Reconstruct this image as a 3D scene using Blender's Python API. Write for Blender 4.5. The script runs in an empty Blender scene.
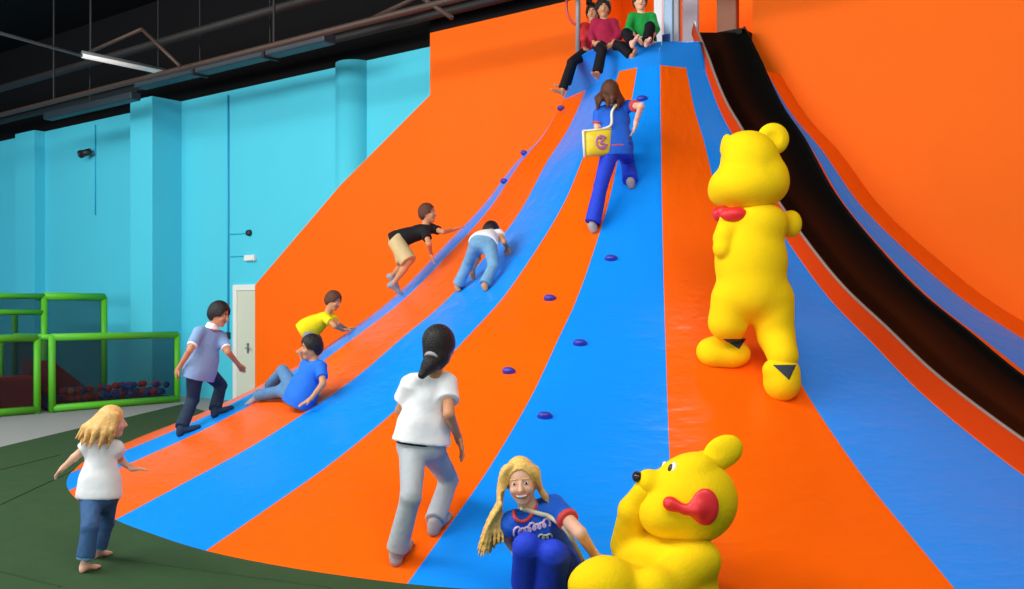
import bpy, bmesh, math, random
import numpy as np
from mathutils import Vector, Matrix
from mathutils.bvhtree import BVHTree
random.seed(7)
C = bpy.context.scene.collection
# ------------------------------------------------------------------ camera
F = 35.0/36.0*1024; HZ = 311.0; YAW = math.radians(37.874)
CAM = Vector((6.2, -10.314, 1.6))
RIGHT = Vector((math.cos(YAW), math.sin(YAW), 0)); FWD = Vector((-math.sin(YAW), math.cos(YAW), 0)); UP = Vector((0, 0, 1))
cd = bpy.data.cameras.new('camera'); cam = bpy.data.objects.new('camera', cd); C.objects.link(cam)
cam.location = CAM; cam.rotation_euler = (math.pi/2, 0, YAW)
cd.lens = 35; cd.sensor_width = 36; cd.shift_y = (HZ-294.5)/1024; cd.clip_end = 200
bpy.context.scene.camera = cam
def ray(px, py): return FWD + RIGHT*((px-512)/F) + UP*((HZ-py)/F)
def at(px, py, D): return CAM + ray(px, py)*D
def on_y(px, py, y): r = ray(px, py); return CAM + r*((y-CAM.y)/r.y)
def on_x(px, py, x): r = ray(px, py); return CAM + r*((x-CAM.x)/r.x)
def on_z(px, py, z): r = ray(px, py); return CAM + r*((z-CAM.z)/r.z)
def cv(r, u, f): return (RIGHT*r + UP*u + FWD*f).normalized()      # a direction seen from the camera side
def depth(p): return (Vector(p)-CAM).dot(FWD)

# ------------------------------------------------------------------ materials
def mat(name, col, rough=.6, spec=.5, noise=0, nscale=8, bump=0, bscale=20, coat=0, metal=0, sheen=0):
    m = bpy.data.materials.new(name); m.use_nodes = True; nt = m.node_tree; b = nt.nodes['Principled BSDF']
    b.inputs['Base Color'].default_value = (*col, 1); b.inputs['Roughness'].default_value = rough
    b.inputs['Specular IOR Level'].default_value = spec; b.inputs['Metallic'].default_value = metal
    b.inputs['Coat Weight'].default_value = coat; b.inputs['Sheen Weight'].default_value = sheen
    tc = nt.nodes.new('ShaderNodeTexCoord')
    if noise:
        n = nt.nodes.new('ShaderNodeTexNoise'); n.inputs['Scale'].default_value = nscale; n.inputs['Detail'].default_value = 4
        nt.links.new(tc.outputs['Object'], n.inputs['Vector'])
        mr = nt.nodes.new('ShaderNodeMapRange'); mr.inputs['To Min'].default_value = 1-noise; mr.inputs['To Max'].default_value = 1+noise
        nt.links.new(n.outputs['Fac'], mr.inputs['Value'])
        mx = nt.nodes.new('ShaderNodeVectorMath'); mx.operation = 'SCALE'; mx.inputs[0].default_value = col
        nt.links.new(mr.outputs['Result'], mx.inputs['Scale']); nt.links.new(mx.outputs['Vector'], b.inputs['Base Color'])
    if bump:
        n = nt.nodes.new('ShaderNodeTexNoise'); n.inputs['Scale'].default_value = bscale; n.inputs['Detail'].default_value = 3
        nt.links.new(tc.outputs['Object'], n.inputs['Vector'])
        bp = nt.nodes.new('ShaderNodeBump'); bp.inputs['Strength'].default_value = bump; bp.inputs['Distance'].default_value = .02
        nt.links.new(n.outputs['Fac'], bp.inputs['Height']); nt.links.new(bp.outputs['Normal'], b.inputs['Normal'])
    return m
def vinyl(name, col, rough=.3):
    """tensioned vinyl: broad ripples, plus folds that run across the slope near the seams"""
    m = mat(name, col, rough, .17); nt = m.node_tree; b = nt.nodes['Principled BSDF']
    tc = nt.nodes.new('ShaderNodeTexCoord')
    n1 = nt.nodes.new('ShaderNodeTexNoise'); n1.inputs['Scale'].default_value = 1.1; n1.inputs['Detail'].default_value = 2
    nt.links.new(tc.outputs['Object'], n1.inputs['Vector'])
    uv = nt.nodes.new('ShaderNodeUVMap'); mp = nt.nodes.new('ShaderNodeMapping'); mp.inputs['Scale'].default_value = (3.2, 26, 1); mp.inputs['Rotation'].default_value = (0, 0, .18)
    nt.links.new(uv.outputs['UV'], mp.inputs['Vector'])
    n2 = nt.nodes.new('ShaderNodeTexNoise'); n2.inputs['Scale'].default_value = 1.6; n2.inputs['Detail'].default_value = 2
    nt.links.new(mp.outputs['Vector'], n2.inputs['Vector'])
    pw = nt.nodes.new('ShaderNodeMath'); pw.operation = 'POWER'; pw.inputs[1].default_value = 3
    nt.links.new(n2.outputs['Fac'], pw.inputs[0])
    b1 = nt.nodes.new('ShaderNodeBump'); b1.inputs['Strength'].default_value = .35; b1.inputs['Distance'].default_value = .05
    nt.links.new(n1.outputs['Fac'], b1.inputs['Height'])
    b2 = nt.nodes.new('ShaderNodeBump'); b2.inputs['Strength'].default_value = .5; b2.inputs['Distance'].default_value = .03
    nt.links.new(pw.outputs['Value'], b2.inputs['Height']); nt.links.new(b1.outputs['Normal'], b2.inputs['Normal'])
    nt.links.new(b2.outputs['Normal'], b.inputs['Normal'])
    return m
ORANGE = (.95, .125, .003); BLUE = (.006, .27, .93)
M = dict(
    orange=vinyl('orange vinyl', ORANGE, .3), blue=vinyl('blue vinyl', BLUE, .3),
    wallorange=mat('orange panel', (.95, .14, .003), .6, .12, .03, 1.5), wallblue=mat('cyan paint', (.085, .62, .80), .6, .15, .03, 1.2),
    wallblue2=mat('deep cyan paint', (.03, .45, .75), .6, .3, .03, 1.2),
    red_side=mat('red orange glossy vinyl', (.62, .05, .006), .12, .5),
    slide=mat('black glossy slide', (.004, .0038, .0035), .3, .05), rim=mat('grey rim', (.25, .2, .17), .35),
    floor=mat('grey carpet', (.3, .33, .33), .9, .1, .12, 20), mat=mat('dark green mat', (.030, .075, .026), .85, .2, .18, 5, .2, 60),
    seam=mat('mat seam', (.03, .062, .027), .9, .1),
    black=mat('black ceiling', (.006, .006, .007), .9, .1), pipe=mat('rusty brown pipe', (.055, .03, .02), .6), duct=mat('slate duct', (.02, .035, .05), .5),
    beam=mat('dark steel', (.008, .007, .007), .7), greypipe=mat('grey conduit', (.12, .14, .14), .5),
    green=mat('green pvc foam', (.10, .55, .025), .45, .4), red_mat=mat('red vinyl', (.45, .01, .015), .4),
    ballred=mat('red ball', (.75, .02, .03), .35), ballblue=mat('blue ball', (.03, .09, .6), .35), ballyel=mat('orange ball', (.9, .3, .03), .35),
    door=mat('cream door', (.62, .68, .56), .5), frame=mat('white frame', (.8, .85, .8), .5), chrome=mat('grey metal', (.5, .52, .55), .3, metal=.8),
    hold=mat('violet hold', (.035, .04, .42), .4), white=mat('white plastic', (.85, .85, .85), .4), dark=mat('dark plastic', (.02, .02, .025), .4),
    skin=mat('skin light', (.84, .47, .32), .55, .3), skin2=mat('skin tan', (.60, .28, .14), .55, .3),
    blackhair=mat('black hair', (.008, .006, .006), .45, .4, 0, 8, .6, 90), brownhair=mat('brown hair', (.10, .03, .012), .5, .4, .2, 30, .6, 90),
    blond=mat('blond hair', (.90, .54, .14), .45, .4, .4, 45, .3, 60), goldhair=mat('golden hair', (.80, .46, .15), .5, .4, .3, 45, .35, 60),
    whitecloth=mat('white cotton', (.88, .88, .9), .85, .2, 0, 8, .3, 18), shirtblue=mat('blue check shirt', (.25, .40, .66), .85, .2, .12, 60, .3, 20),
    jeans=mat('blue denim', (.05, .12, .27), .85, .2, .25, 25, .4, 25), darkjeans=mat('dark denim', (.022, .04, .075), .85, .2, .25, 25, .4, 25),
    palejeans=mat('pale denim', (.17, .36, .55), .85, .2, .25, 20, .4, 25), midjeans=mat('faded denim', (.10, .24, .45), .85, .2, .25, 20, .4, 25),
    greytrouser=mat('light grey trousers', (.42, .46, .49), .85, .2, .08, 20, .4, 16), royal=mat('royal blue cloth', (.012, .05, .62), .7, .3, .1, 20, .4, 18),
    royaltop=mat('blue uniform cloth', (.012, .12, .66), .7, .3, .1, 20, .3, 18), redtrim=mat('red trim', (.75, .06, .05), .7),
    pink=mat('pink print', (.85, .62, .78), .7), paleprint=mat('pale print', (.7, .75, .45), .7),
    yellowshirt=mat('yellow cotton', (.92, .72, .01), .8, .2, .05, 20, .3, 20), blueshirt=mat('blue cotton', (.02, .17, .75), .8, .2, .08, 20, .3, 20),
    blackshirt=mat('black cotton', (.012, .012, .014), .8, .2, 0, 8, .3, 20), khaki=mat('khaki cotton', (.62, .48, .24), .85, .2, .1, 20, .4, 20),
    maroon=mat('maroon knit', (.38, .015, .06), .8, .2, .2, 25, .3, 20), redcloth=mat('red cloth', (.6, .015, .02), .8), greencloth=mat('green cotton', (.015, .33, .06), .8, .2, .2, 25, .3, 20),
    blacktrouser=mat('black trousers', (.008, .008, .012), .8, .2), grey=mat('grey cloth', (.3, .32, .36), .85), sock=mat('grey sock', (.36, .33, .34), .9),
    fur=mat('yellow plush', (.95, .63, .006), .9, .1, .04, 8, .2, 60), fursole=mat('charcoal felt', (.03, .045, .06), .9), bow=mat('red satin', (.82, .02, .025), .45),
    eyewhite=mat('eye white', (.85, .85, .85), .3), iris=mat('dark eye', (.02, .012, .01), .2), lip=mat('lips', (.55, .09, .09), .5), teeth=mat('teeth', (.9, .88, .84), .3),
    bag=mat('yellow bag', (.88, .68, .03), .4), bagprint=mat('mauve print', (.5, .16, .36), .5), strap=mat('cream strap', (.85, .78, .5), .6),
    postblue=mat('pale blue post', (.28, .42, .62), .4), postgrey=mat('grey post', (.28, .27, .30), .4), redrail=mat('red rail', (.6, .05, .04), .4),
    beige=mat('beige tub', (.62, .48, .36), .6), brownpanel=mat('brown panel', (.22, .09, .04), .6), padblue=mat('dark blue pad', (.01, .04, .22), .6),
)
def emit(name, col, s):
    m = bpy.data.materials.new(name); m.use_nodes = True; b = m.node_tree.nodes['Principled BSDF']
    b.inputs['Emission Color'].default_value = (*col, 1); b.inputs['Emission Strength'].default_value = s; return m
M['tube'] = emit('tube light', (.5, .72, .7), .2)
def netmat():
    m = bpy.data.materials.new('dark net'); m.use_nodes = True; nt = m.node_tree; b = nt.nodes['Principled BSDF']
    b.inputs['Base Color'].default_value = (.012, .025, .03, 1); b.inputs['Roughness'].default_value = .8; b.inputs['Specular IOR Level'].default_value = .1
    t = nt.nodes.new('ShaderNodeBsdfTransparent'); mx = nt.nodes.new('ShaderNodeMixShader'); mx.inputs['Fac'].default_value = .46
    nt.links.new(t.outputs[0], mx.inputs[1]); nt.links.new(b.outputs[0], mx.inputs[2])
    nt.links.new(mx.outputs[0], nt.nodes['Material Output'].inputs['Surface']); return m
M['net'] = netmat()

# ------------------------------------------------------------------ object helpers
def mesh_obj(name, verts, faces, m, parent=None, smooth=False, origin=None):
    me = bpy.data.meshes.new(name); o0 = Vector(origin) if origin is not None else Vector((0, 0, 0))
    me.from_pydata([tuple(Vector(v)-o0) for v in verts], [], [tuple(f) for f in faces]); me.update()
    for mm in (m if isinstance(m, (list, tuple)) else [m]): me.materials.append(mm)
    if smooth: me.polygons.foreach_set('use_smooth', [True]*len(me.polygons))
    o = bpy.data.objects.new(name, me); C.objects.link(o)
    if parent is not None: o.parent = parent; o.location = o0 - parent.location
    else: o.location = o0
    return o
def tag(o, label=None, cat=None, group=None, kind=None):
    if label: o['label'] = label
    if cat: o['category'] = cat
    if group: o['group'] = group
    if kind: o['kind'] = kind
    return o
def empty(name, loc, label, cat, group=None):
    o = bpy.data.objects.new(name, None); C.objects.link(o); o.location = loc; o.empty_display_size = .1
    return tag(o, label, cat, group)
class MB:
    def __init__(s): s.v = []; s.f = []
    def add(s, v, f):
        n = len(s.v); s.v += [Vector(p) for p in v]; s.f += [tuple(i+n for i in q) for q in f]; return s
    def box(s, a, b, bev=0):
        a, b = Vector(a), Vector(b); bm = bmesh.new(); bmesh.ops.create_cube(bm, size=1)
        d = b-a
        for v in bm.verts: v.co = Vector(((v.co.x+.5)*d.x+a.x, (v.co.y+.5)*d.y+a.y, (v.co.z+.5)*d.z+a.z))
        if bev: bmesh.ops.bevel(bm, geom=bm.edges[:], offset=bev, segments=2, affect='EDGES', profile=.5)
        bm.verts.ensure_lookup_table(); bm.verts.index_update(); s.add([v.co.copy() for v in bm.verts], [[v.index for v in f.verts] for f in bm.faces]); bm.free(); return s
    def tube(s, pts, r, n=10, caps=True, flat=None):
        pts = [Vector(p) for p in pts]; rs = r if isinstance(r, (list, tuple)) else [r]*len(pts); V = []; Fc = []
        prev = None
        for i, p in enumerate(pts):
            t = (pts[min(i+1, len(pts)-1)]-pts[max(i-1, 0)]).normalized()
            if prev is None:
                a = Vector((0, 0, 1)) if abs(t.z) < .9 else Vector((1, 0, 0)); x = t.cross(a).normalized()
            else: x = (prev - t*prev.dot(t)).normalized()
            prev = x; y = t.cross(x)
            for k in range(n):
                a = 2*math.pi*k/n; V.append(p+(x*math.cos(a)+y*math.sin(a))*rs[i])
        for i in range(len(pts)-1):
            for k in range(n): Fc.append((i*n+k, i*n+(k+1) % n, (i+1)*n+(k+1) % n, (i+1)*n+k))
        if caps: Fc.append(tuple(range(n-1, -1, -1))); Fc.append(tuple((len(pts)-1)*n+k for k in range(n)))
        return s.add(V, Fc)
    def prism(s, poly, z0, z1):
        n = len(poly); V = [(p[0], p[1], z0) for p in poly]+[(p[0], p[1], z1) for p in poly]
        return s.add(V, [tuple(range(n-1, -1, -1)), tuple(range(n, 2*n))]+[(i, (i+1) % n, n+(i+1) % n, n+i) for i in range(n)])
    def prism_y(s, poly, y0, y1):
        n = len(poly); V = [(p[0], y0, p[1]) for p in poly]+[(p[0], y1, p[1]) for p in poly]
        return s.add(V, [tuple(range(n)), tuple(range(2*n-1, n-1, -1))]+[(i, n+i, n+(i+1) % n, (i+1) % n) for i in range(n)])
    def build(s, name, m, parent=None, smooth=False, origin=None): return mesh_obj(name, s.v, s.f, m, parent, smooth, origin)
def struct(o): o['kind'] = 'structure'; return o
def cr(P, n=8):
    P = [Vector(p) for p in P]; out = []
    for i in range(len(P)-1):
        a, b, c, d = P[max(i-1, 0)], P[i], P[i+1], P[min(i+2, len(P)-1)]
        for k in range(n):
            t = k/n; out.append(.5*((2*b)+(c-a)*t+(2*a-5*b+4*c-d)*t*t+(3*b-a-3*c+d)*t**3))
    return out+[P[-1]]

# ------------------------------------------------------------------ signed distance blobs -> one continuous mesh
def V3(p): return np.array((p[0], p[1], p[2]), dtype=np.float32)
def rc(a, b, ra, rb=None, k=.03, flat=None, op='add'): return dict(t='rc', a=V3(a), b=V3(b), ra=ra, rb=ra if rb is None else rb, k=k, flat=flat, op=op)
def cc(a, b, ra, rb=None, k=.02, op='add'): return dict(t='cc', a=V3(a), b=V3(b), ra=ra, rb=ra if rb is None else rb, k=k, flat=None, op=op)
def el(c, r, ax=None, k=.03, op='add'):
    ax = [V3(x) for x in ax] if ax is not None else [V3((1, 0, 0)), V3((0, 1, 0)), V3((0, 0, 1))]
    return dict(t='el', c=V3(c), r=np.array(r, dtype=np.float32), ax=ax, k=k, op=op)
def cut(p, n): return dict(t='pl', p=V3(p), n=V3(Vector(n).normalized()), op='cut', k=0)
def sdist(q, P):
    if q['t'] == 'pl': return (P-q['p'])@q['n']
    if q['t'] == 'el':
        d = P-q['c']; L = np.stack([d@a for a in q['ax']], -1); r = q['r']
        k0 = np.sqrt(((L/r)**2).sum(-1)); k1 = np.sqrt(((L/(r*r))**2).sum(-1))+1e-6
        return k0*(k0-1)/k1
    pa = P-q['a']; ba = q['b']-q['a']
    if q.get('flat') is not None:
        ax = V3(q['flat'][0]); s = q['flat'][1]-1
        pa = pa+(pa@ax)[..., None]*ax*s; ba = ba+(ba@ax)*ax*s
    bb = float(ba@ba)+1e-9
    if q['t'] == 'rc':
        h = np.clip((pa@ba)/bb, 0, 1); d = pa-h[..., None]*ba
        return np.sqrt((d*d).sum(-1))-(q['ra']+(q['rb']-q['ra'])*h)
    ra, rb = q['ra'], q['rb']; paba = (pa@ba)/bb; x = np.sqrt(np.maximum((pa*pa).sum(-1)-paba*paba*bb, 0))
    cax = np.maximum(0, x-np.where(paba < .5, ra, rb)); cay = np.abs(paba-.5)-.5; rba = rb-ra; kk = rba*rba+bb
    f = np.clip((rba*(x-ra)+paba*bb)/kk, 0, 1); cbx = x-ra-f*rba; cby = paba-f
    s = np.where((cbx < 0) & (cay < 0), -1, 1)
    return s*np.sqrt(np.minimum(cax*cax+cay*cay*bb, cbx*cbx+cby*cby*bb))
def bounds(q):
    if q['t'] == 'el': R = float(q['r'].max()); return q['c']-R, q['c']+R
    R = max(q['ra'], q['rb']); return np.minimum(q['a'], q['b'])-R, np.maximum(q['a'], q['b'])+R
def sdf_mesh(prims, res):
    adds = [q for q in prims if q['op'] == 'add']; los, his = zip(*[bounds(q) for q in adds])
    lo = np.min(los, 0)-3*res; hi = np.max(his, 0)+3*res; n = np.ceil((hi-lo)/res).astype(int)+1
    G = np.full(n, 9.0, dtype=np.float32)
    for q in prims:
        if q['op'] == 'cut': i0 = np.zeros(3, int); i1 = n
        else:
            a, b = bounds(q); pad = q['k']+3*res
            i0 = np.maximum(((a-pad-lo)/res).astype(int), 0); i1 = np.minimum(((b+pad-lo)/res).astype(int)+2, n)
            if np.any(i1 <= i0): continue
        X = np.stack(np.meshgrid(*[lo[j]+res*np.arange(i0[j], i1[j]) for j in range(3)], indexing='ij'), -1).astype(np.float32)
        d = sdist(q, X).astype(np.float32); s = G[i0[0]:i1[0], i0[1]:i1[1], i0[2]:i1[2]]; k = max(q['k'], 1e-4)
        if q['op'] == 'add': h = np.maximum(k-np.abs(s-d), 0)/k; s[...] = np.minimum(s, d)-h*h*k*.25
        elif q['op'] == 'sub': d = -d; h = np.maximum(k-np.abs(s-d), 0)/k; s[...] = np.maximum(s, d)+h*h*k*.25
        else: s[...] = np.maximum(s, d)
    S = G < 0
    cn = [S[i:n[0]-1+i, j:n[1]-1+j, k:n[2]-1+k] for i in (0, 1) for j in (0, 1) for k in (0, 1)]
    act = np.logical_or.reduce(cn) & ~np.logical_and.reduce(cn)
    idx = np.full(act.shape, -1, int); cells = np.argwhere(act); idx[act] = np.arange(len(cells))
    acc = np.zeros((len(cells), 3)); cnt = np.zeros(len(cells))
    cor = [(i, j, k) for i in (0, 1) for j in (0, 1) for k in (0, 1)]
    vals = {c: G[cells[:, 0]+c[0], cells[:, 1]+c[1], cells[:, 2]+c[2]] for c in cor}
    for c in cor:
        for ax in range(3):
            if c[ax] == 0:
                e = list(c); e[ax] = 1; e = tuple(e); a, b = vals[c], vals[e]; m = (a < 0) != (b < 0)
                t = a[m]/(a[m]-b[m]); P = np.tile(np.array(c, float), (m.sum(), 1)); P[:, ax] += t
                acc[m] += P; cnt[m] += 1
    V = lo+res*(cells+acc/cnt[:, None]); faces = []
    for ax in range(3):
        o1, o2 = [(1, 2), (2, 0), (0, 1)][ax]
        sl0 = [slice(None)]*3; sl1 = [slice(None)]*3; sl0[ax] = slice(0, -1); sl1[ax] = slice(1, None)
        a, b = S[tuple(sl0)], S[tuple(sl1)]; E = np.argwhere(a != b)
        E = E[(E[:, o1] > 0) & (E[:, o2] > 0) & (E[:, o1] < n[o1]-1) & (E[:, o2] < n[o2]-1)]
        d1 = np.zeros(3, int); d1[o1] = 1; d2 = np.zeros(3, int); d2[o2] = 1
        q = np.stack([idx[tuple((E-d1-d2).T)], idx[tuple((E-d2).T)], idx[tuple(E.T)], idx[tuple((E-d1).T)]], 1)
        ins = a[tuple(E.T)]; q[~ins] = q[~ins][:, ::-1]; faces.append(q)
    return V, np.concatenate(faces)
def blob(name, prims, m, parent, res=.008, label=None):
    V, Q = sdf_mesh(prims, res); me = bpy.data.meshes.new(name)
    o0 = np.array(parent.location) if parent is not None else np.zeros(3)
    me.from_pydata((V-o0).tolist(), [], Q.tolist()); me.materials.append(m)
    me.polygons.foreach_set('use_smooth', [True]*len(me.polygons)); me.update()
    o = bpy.data.objects.new(name, me); C.objects.link(o)
    if parent is not None: o.parent = parent
    if label: o['label'] = label
    return o
# ------------------------------------------------------------------ the climbing slope (a flared half cone against the wall)
KS = np.array([0, .06, .12, .2, .3, .4, .5, .6, .7, .8, .9, 1.0]); KZ = np.array([4.25, 3.717, 3.334, 2.72, 2.168, 1.698, 1.336, .974, .682, .426, .21, .0])
def pchip(s):
    h = np.diff(KS); dl = np.diff(KZ)/h; m = np.zeros_like(KZ); m[1:-1] = 2/(1/dl[:-1]+1/dl[1:]); m[0] = dl[0]*1.1; m[-1] = dl[-1]
    i = int(np.clip(np.searchsorted(KS, s)-1, 0, len(h)-1)); t = (s-KS[i])/h[i]
    return float((2*t**3-3*t**2+1)*KZ[i]+(t**3-2*t**2+t)*h[i]*m[i]+(-2*t**3+3*t**2)*KZ[i+1]+(t**3-t**2)*h[i]*m[i+1])
PH = [0, 20, 38, 65, 82, 88, 95, 102, 110, 130, 150, 165, 184]; RB = [7.4, 6.4, 6.1, 6.2, 6.22, 6.26, 6.35, 6.4, 6.45, 6.4, 6.4, 6.6, 7.2]
WY = .35                                      # plane of the orange panel behind the slope
def base(p):
    R = float(np.interp(p, PH, RB)); a = math.radians(p); return Vector((-R*math.cos(a), -R*math.sin(a), 0))
# boundary: name, top point, base angle, colour of the stripe that follows
BND = [('w0', (-1.2, .42), 3.5, 'o'), ('b1', (-1.14, .16), 58, 'b'), ('b2', (-.94, -.08), 67.5, 'o'), ('b3', (-.42, -.36), 81.8, 'b'), ('b4', (.38, -.90), 94.6, 'o'),
       ('b5', (.62, -.92), 109.3, 'b'), ('b6', (.87, -.86), 123.2, 'o'), ('b7', (1.04, -.59), 137.7, 'b'), ('b8', (1.16, -.38), 151.5, 'o'),
       ('s1', (1.21, -.32), 155.4, 'o'), ('s2', (1.66, .06), 164.3, 'o'), ('s3', (1.665, .07), 167, 'b'), ('s4', (1.67, .08), 176.0, 'o'), ('w1', (1.74, .42), 183, 'o')]
BN = {b[0]: i for i, b in enumerate(BND)}
def sl(u, s, dz=0):                           # u: boundary index (fractional), s: 0 top .. 1 base
    i = min(int(u), len(BND)-2); t = u-i; a, b = BND[i], BND[i+1]
    T = Vector((*a[1], 0)).lerp(Vector((*b[1], 0)), t); B = base(a[2]+(b[2]-a[2])*t)
    p = T+(B-T)*s; p.z = pchip(min(max(s, 0), 1))+dz
    wl = min(max((3.0-u)/2.0, 0), 1); p.z += .17*wl*wl*(3-2*wl)*math.exp(-((s-.24)/.17)**2)*min(max(s, 0)*12, 1); return p
SS = list(np.linspace(0, 1, 61)); US = []
for i in range(len(BND)-1):
    n = 8 if i < 9 else 4
    US += [i+k/n for k in range(n)]
US.append(len(BND)-1)
sv = [sl(u, s) for u in US for s in SS]; sf = []; smi = []; suv = [((u*.8), s) for u in US for s in SS]
ns = len(SS)
for i in range(len(US)-1):
    c = 0 if BND[int(US[i]+1e-6)][3] == 'o' else 1
    for j in range(ns-1): sf.append((i*ns+j, i*ns+j+1, (i+1)*ns+j+1, (i+1)*ns+j)); smi.append(c)
slope = empty('climbing_slope', (0, -3, 0), 'large flared climbing slope striped in orange and blue vinyl, rising to the high platform', 'climbing slope')
cover = mesh_obj('vinyl_cover', sv, sf, [M['orange'], M['blue']], slope, True)
cover.data.polygons.foreach_set('material_index', smi)
ul = cover.data.uv_layers.new(name='UVMap')
for lp in cover.data.loops: ul.data[lp.index].uv = suv[lp.vertex_index]
# blue cap that closes the top of the slope, and the platform floor behind it
nT = len(US); cen = Vector((.35, .35, 0)); LIPZ = 4.56
LIP = [(574, 65), (577, 61), (583, 56), (596, 49.5), (622, 44.5), (640, 43), (662, 42), (684, 42), (700, 42.5)]
LIP = [on_z(x, y, LIPZ) for x, y in LIP]+[(lambda a, b: a+(a-b)*.9)(sl(i, 0), sl(i, .05)) for i in range(9, 14)]
def lip(u):
    i = min(int(u), len(LIP)-2); return LIP[i].lerp(LIP[i+1], u-i)
rings = []
for t, z in ((0, 4.25), (.32, 4.36), (.62, 4.46), (.85, 4.525), (1, LIPZ), (1.12, LIPZ+.012)):
    rings.append([Vector((*(sl(u, 0).xy.lerp(lip(u).xy, t)), z)) for u in US])
cv_, cf_ = [p for r in rings for p in r], []
for k in range(len(rings)-1):
    for i in range(nT-1):
      if US[i] < BN['s1']+.5: cf_.append((k*nT+i, k*nT+i+1, (k+1)*nT+i+1, (k+1)*nT+i))
last = rings[-1]; n0 = len(cv_)
cv_ += [Vector((p.x, 1.5, p.z)) for p in last]
for i in range(nT-1):
  if US[i] < BN['s1']+.5: cf_.append(((len(rings)-1)*nT+i, (len(rings)-1)*nT+i+1, n0+i+1, n0+i))
cap = mesh_obj('top_cap', cv_, cf_, M['blue'], slope, True); tag(cap, 'plain blue vinyl cap over the top edge')
cul = cap.data.uv_layers.new(name='UVMap')
bv = BVHTree.FromPolygons([tuple(v) for v in sv]+[tuple(v) for v in cv_]+[(-60, -60, 0), (60, -60, 0), (60, 60, 0), (-60, 60, 0)],
                          sf+[tuple(i+len(sv) for i in f) for f in cf_]+[tuple(len(sv)+len(cv_)+i for i in range(4))])
def hit(px, py):
    h = (None,)
    while h[0] is None: r = ray(px, py); h = bv.ray_cast(CAM, r/r.length, 30); px += 1; assert px < 1100, (px, py)   # past the outline: slide back onto the slope
    n = h[1] if h[1].z > 0 else -h[1]
    return h[0], n
def drop(p):                                  # surface height under a point
    h = bv.ray_cast(Vector((p[0], p[1], 9)), Vector((0, 0, -1))); return h[0]
# climbing holds: flattened domes bolted through the vinyl
for px, py in ((550, 299), (509, 372), (580, 344), (545, 417), (611, 259), (642, 99), (562, 109), (525, 154), (505, 182)):
    p, n = hit(px, py)
    if px in (562, 525, 505): p = p+n*.01
    t = Vector((0, 0, 1)); t = (t-n*n.dot(t)).normalized(); b = n.cross(t)
    blob('climbing_hold', [el(p+n*.006, (.062, .034, .034), (b, t, n), .01), el(p+n*.03-t*.006, (.045, .03, .018), (b, t, n), .012, 'add'), el(p+t*.035+n*.03, (.045, .022, .03), (b, t, n), .01, 'sub')], M['hold'], slope, .006, 'violet climbing hold')
#@@SLIDE
# ------------------------------------------------------------------ black slide laid along the right flank of the slope
slide = empty('slide', sl(BN['s1']+.5, .5), 'long glossy black slide curving down the right flank of the striped slope', 'slide')
def slc(u, s, dz):
    if s >= 0: return sl(u, s, dz)
    a, b = sl(u, 0), sl(u, .05); d = (a-b); d.z = 0
    return a+d*(-s/.05)+Vector((0, 0, dz+(-s)*8.5))
SLS = [-.055, -.04, -.02]+list(np.linspace(0, 1, 60))
U0, U1, U2, U3 = BN['b8']+.05, BN['s1']-.42, BN['s1']-.22, BN['s1']+.95
H1, H2, HB = .13, .08, .02
def ribbon(name, cs, m, smooth=True):         # cs: list of (u, dz) across
    V = [slc(u, s, dz) for s in SLS for u, dz in cs]; n = len(cs); Fc = []
    for j in range(len(SLS)-1):
        for k in range(n-1): Fc.append((j*n+k, j*n+k+1, (j+1)*n+k+1, (j+1)*n+k))
    return mesh_obj(name, V, Fc, m, slide, smooth)
tag(ribbon('side_wall', [(U0, .0), (U0+.3*(U1-U0), .5*H1), (U1, H1)], M['red_side']), 'glossy red-orange side wall')
ribbon('bed', [(U1, H1), (U1+.04, H1-.03), (U2, HB+.03), (U2+.06, HB), (U3-.1, HB), (U3-.04, HB+.03), (U3, H2)], M['slide'])
tag(ribbon('side_wall', [(U3, H2), (U3+.06, H2*.5), (U3+.1, -.01)], M['red_side']), 'glossy red-orange side wall')
for u, h in ((U1, H1), (U3, H2)):
    MB().tube([slc(u, s, h) for s in SLS], .014, 8).build('rim', M['rim'] if h == H1 else M['slide'], slide, True)
a, b = slc(U1, SLS[0], 0), slc(U3, SLS[0], 0)
MB().box((a.x, max(a.y, b.y)-.06, a.z+.0), (b.x, 1.2, a.z+.06)).build('top_lip', M['slide'], slide)

# ------------------------------------------------------------------ the room
WB = .70                                      # the blue back wall
TOPZ = on_y(430, 46.5, WB).z
XL = on_y(12, 120, WB).x
xe = on_y(430, 60, WY).x
xd = on_y(255, 300, WY).x
struct(MB().prism([(-34, -34), (16, -34), (16, 6), (-34, 6)], -.12, -.004).build('floor', M['floor']))
struct(MB().box((XL-6, WB, -.1), (xe+1.2, WB+.3, TOPZ)).build('wall_back', M['wallblue']))
struct(MB().box((XL-6, WB-.02, TOPZ), (xe+1.2, WB+.3, 7.6)).build('wall_upper', M['black']))
struct(MB().box((XL-3.3, -34, -.1), (XL-3.0, WB, TOPZ)).build('wall_left', M['wallblue2']))
struct(MB().box((XL-3.32, -34, TOPZ), (XL-3.0, WB, 7.6)).build('wall_left_upper', M['black']))
struct(MB().box((XL-6, -34, 7.6), (16, 6, 7.7)).build('ceiling', M['black']))
struct(MB().box((12, -20, -.1), (12.3, 6, 7.6)).build('wall_side', M['wallblue']))
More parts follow.
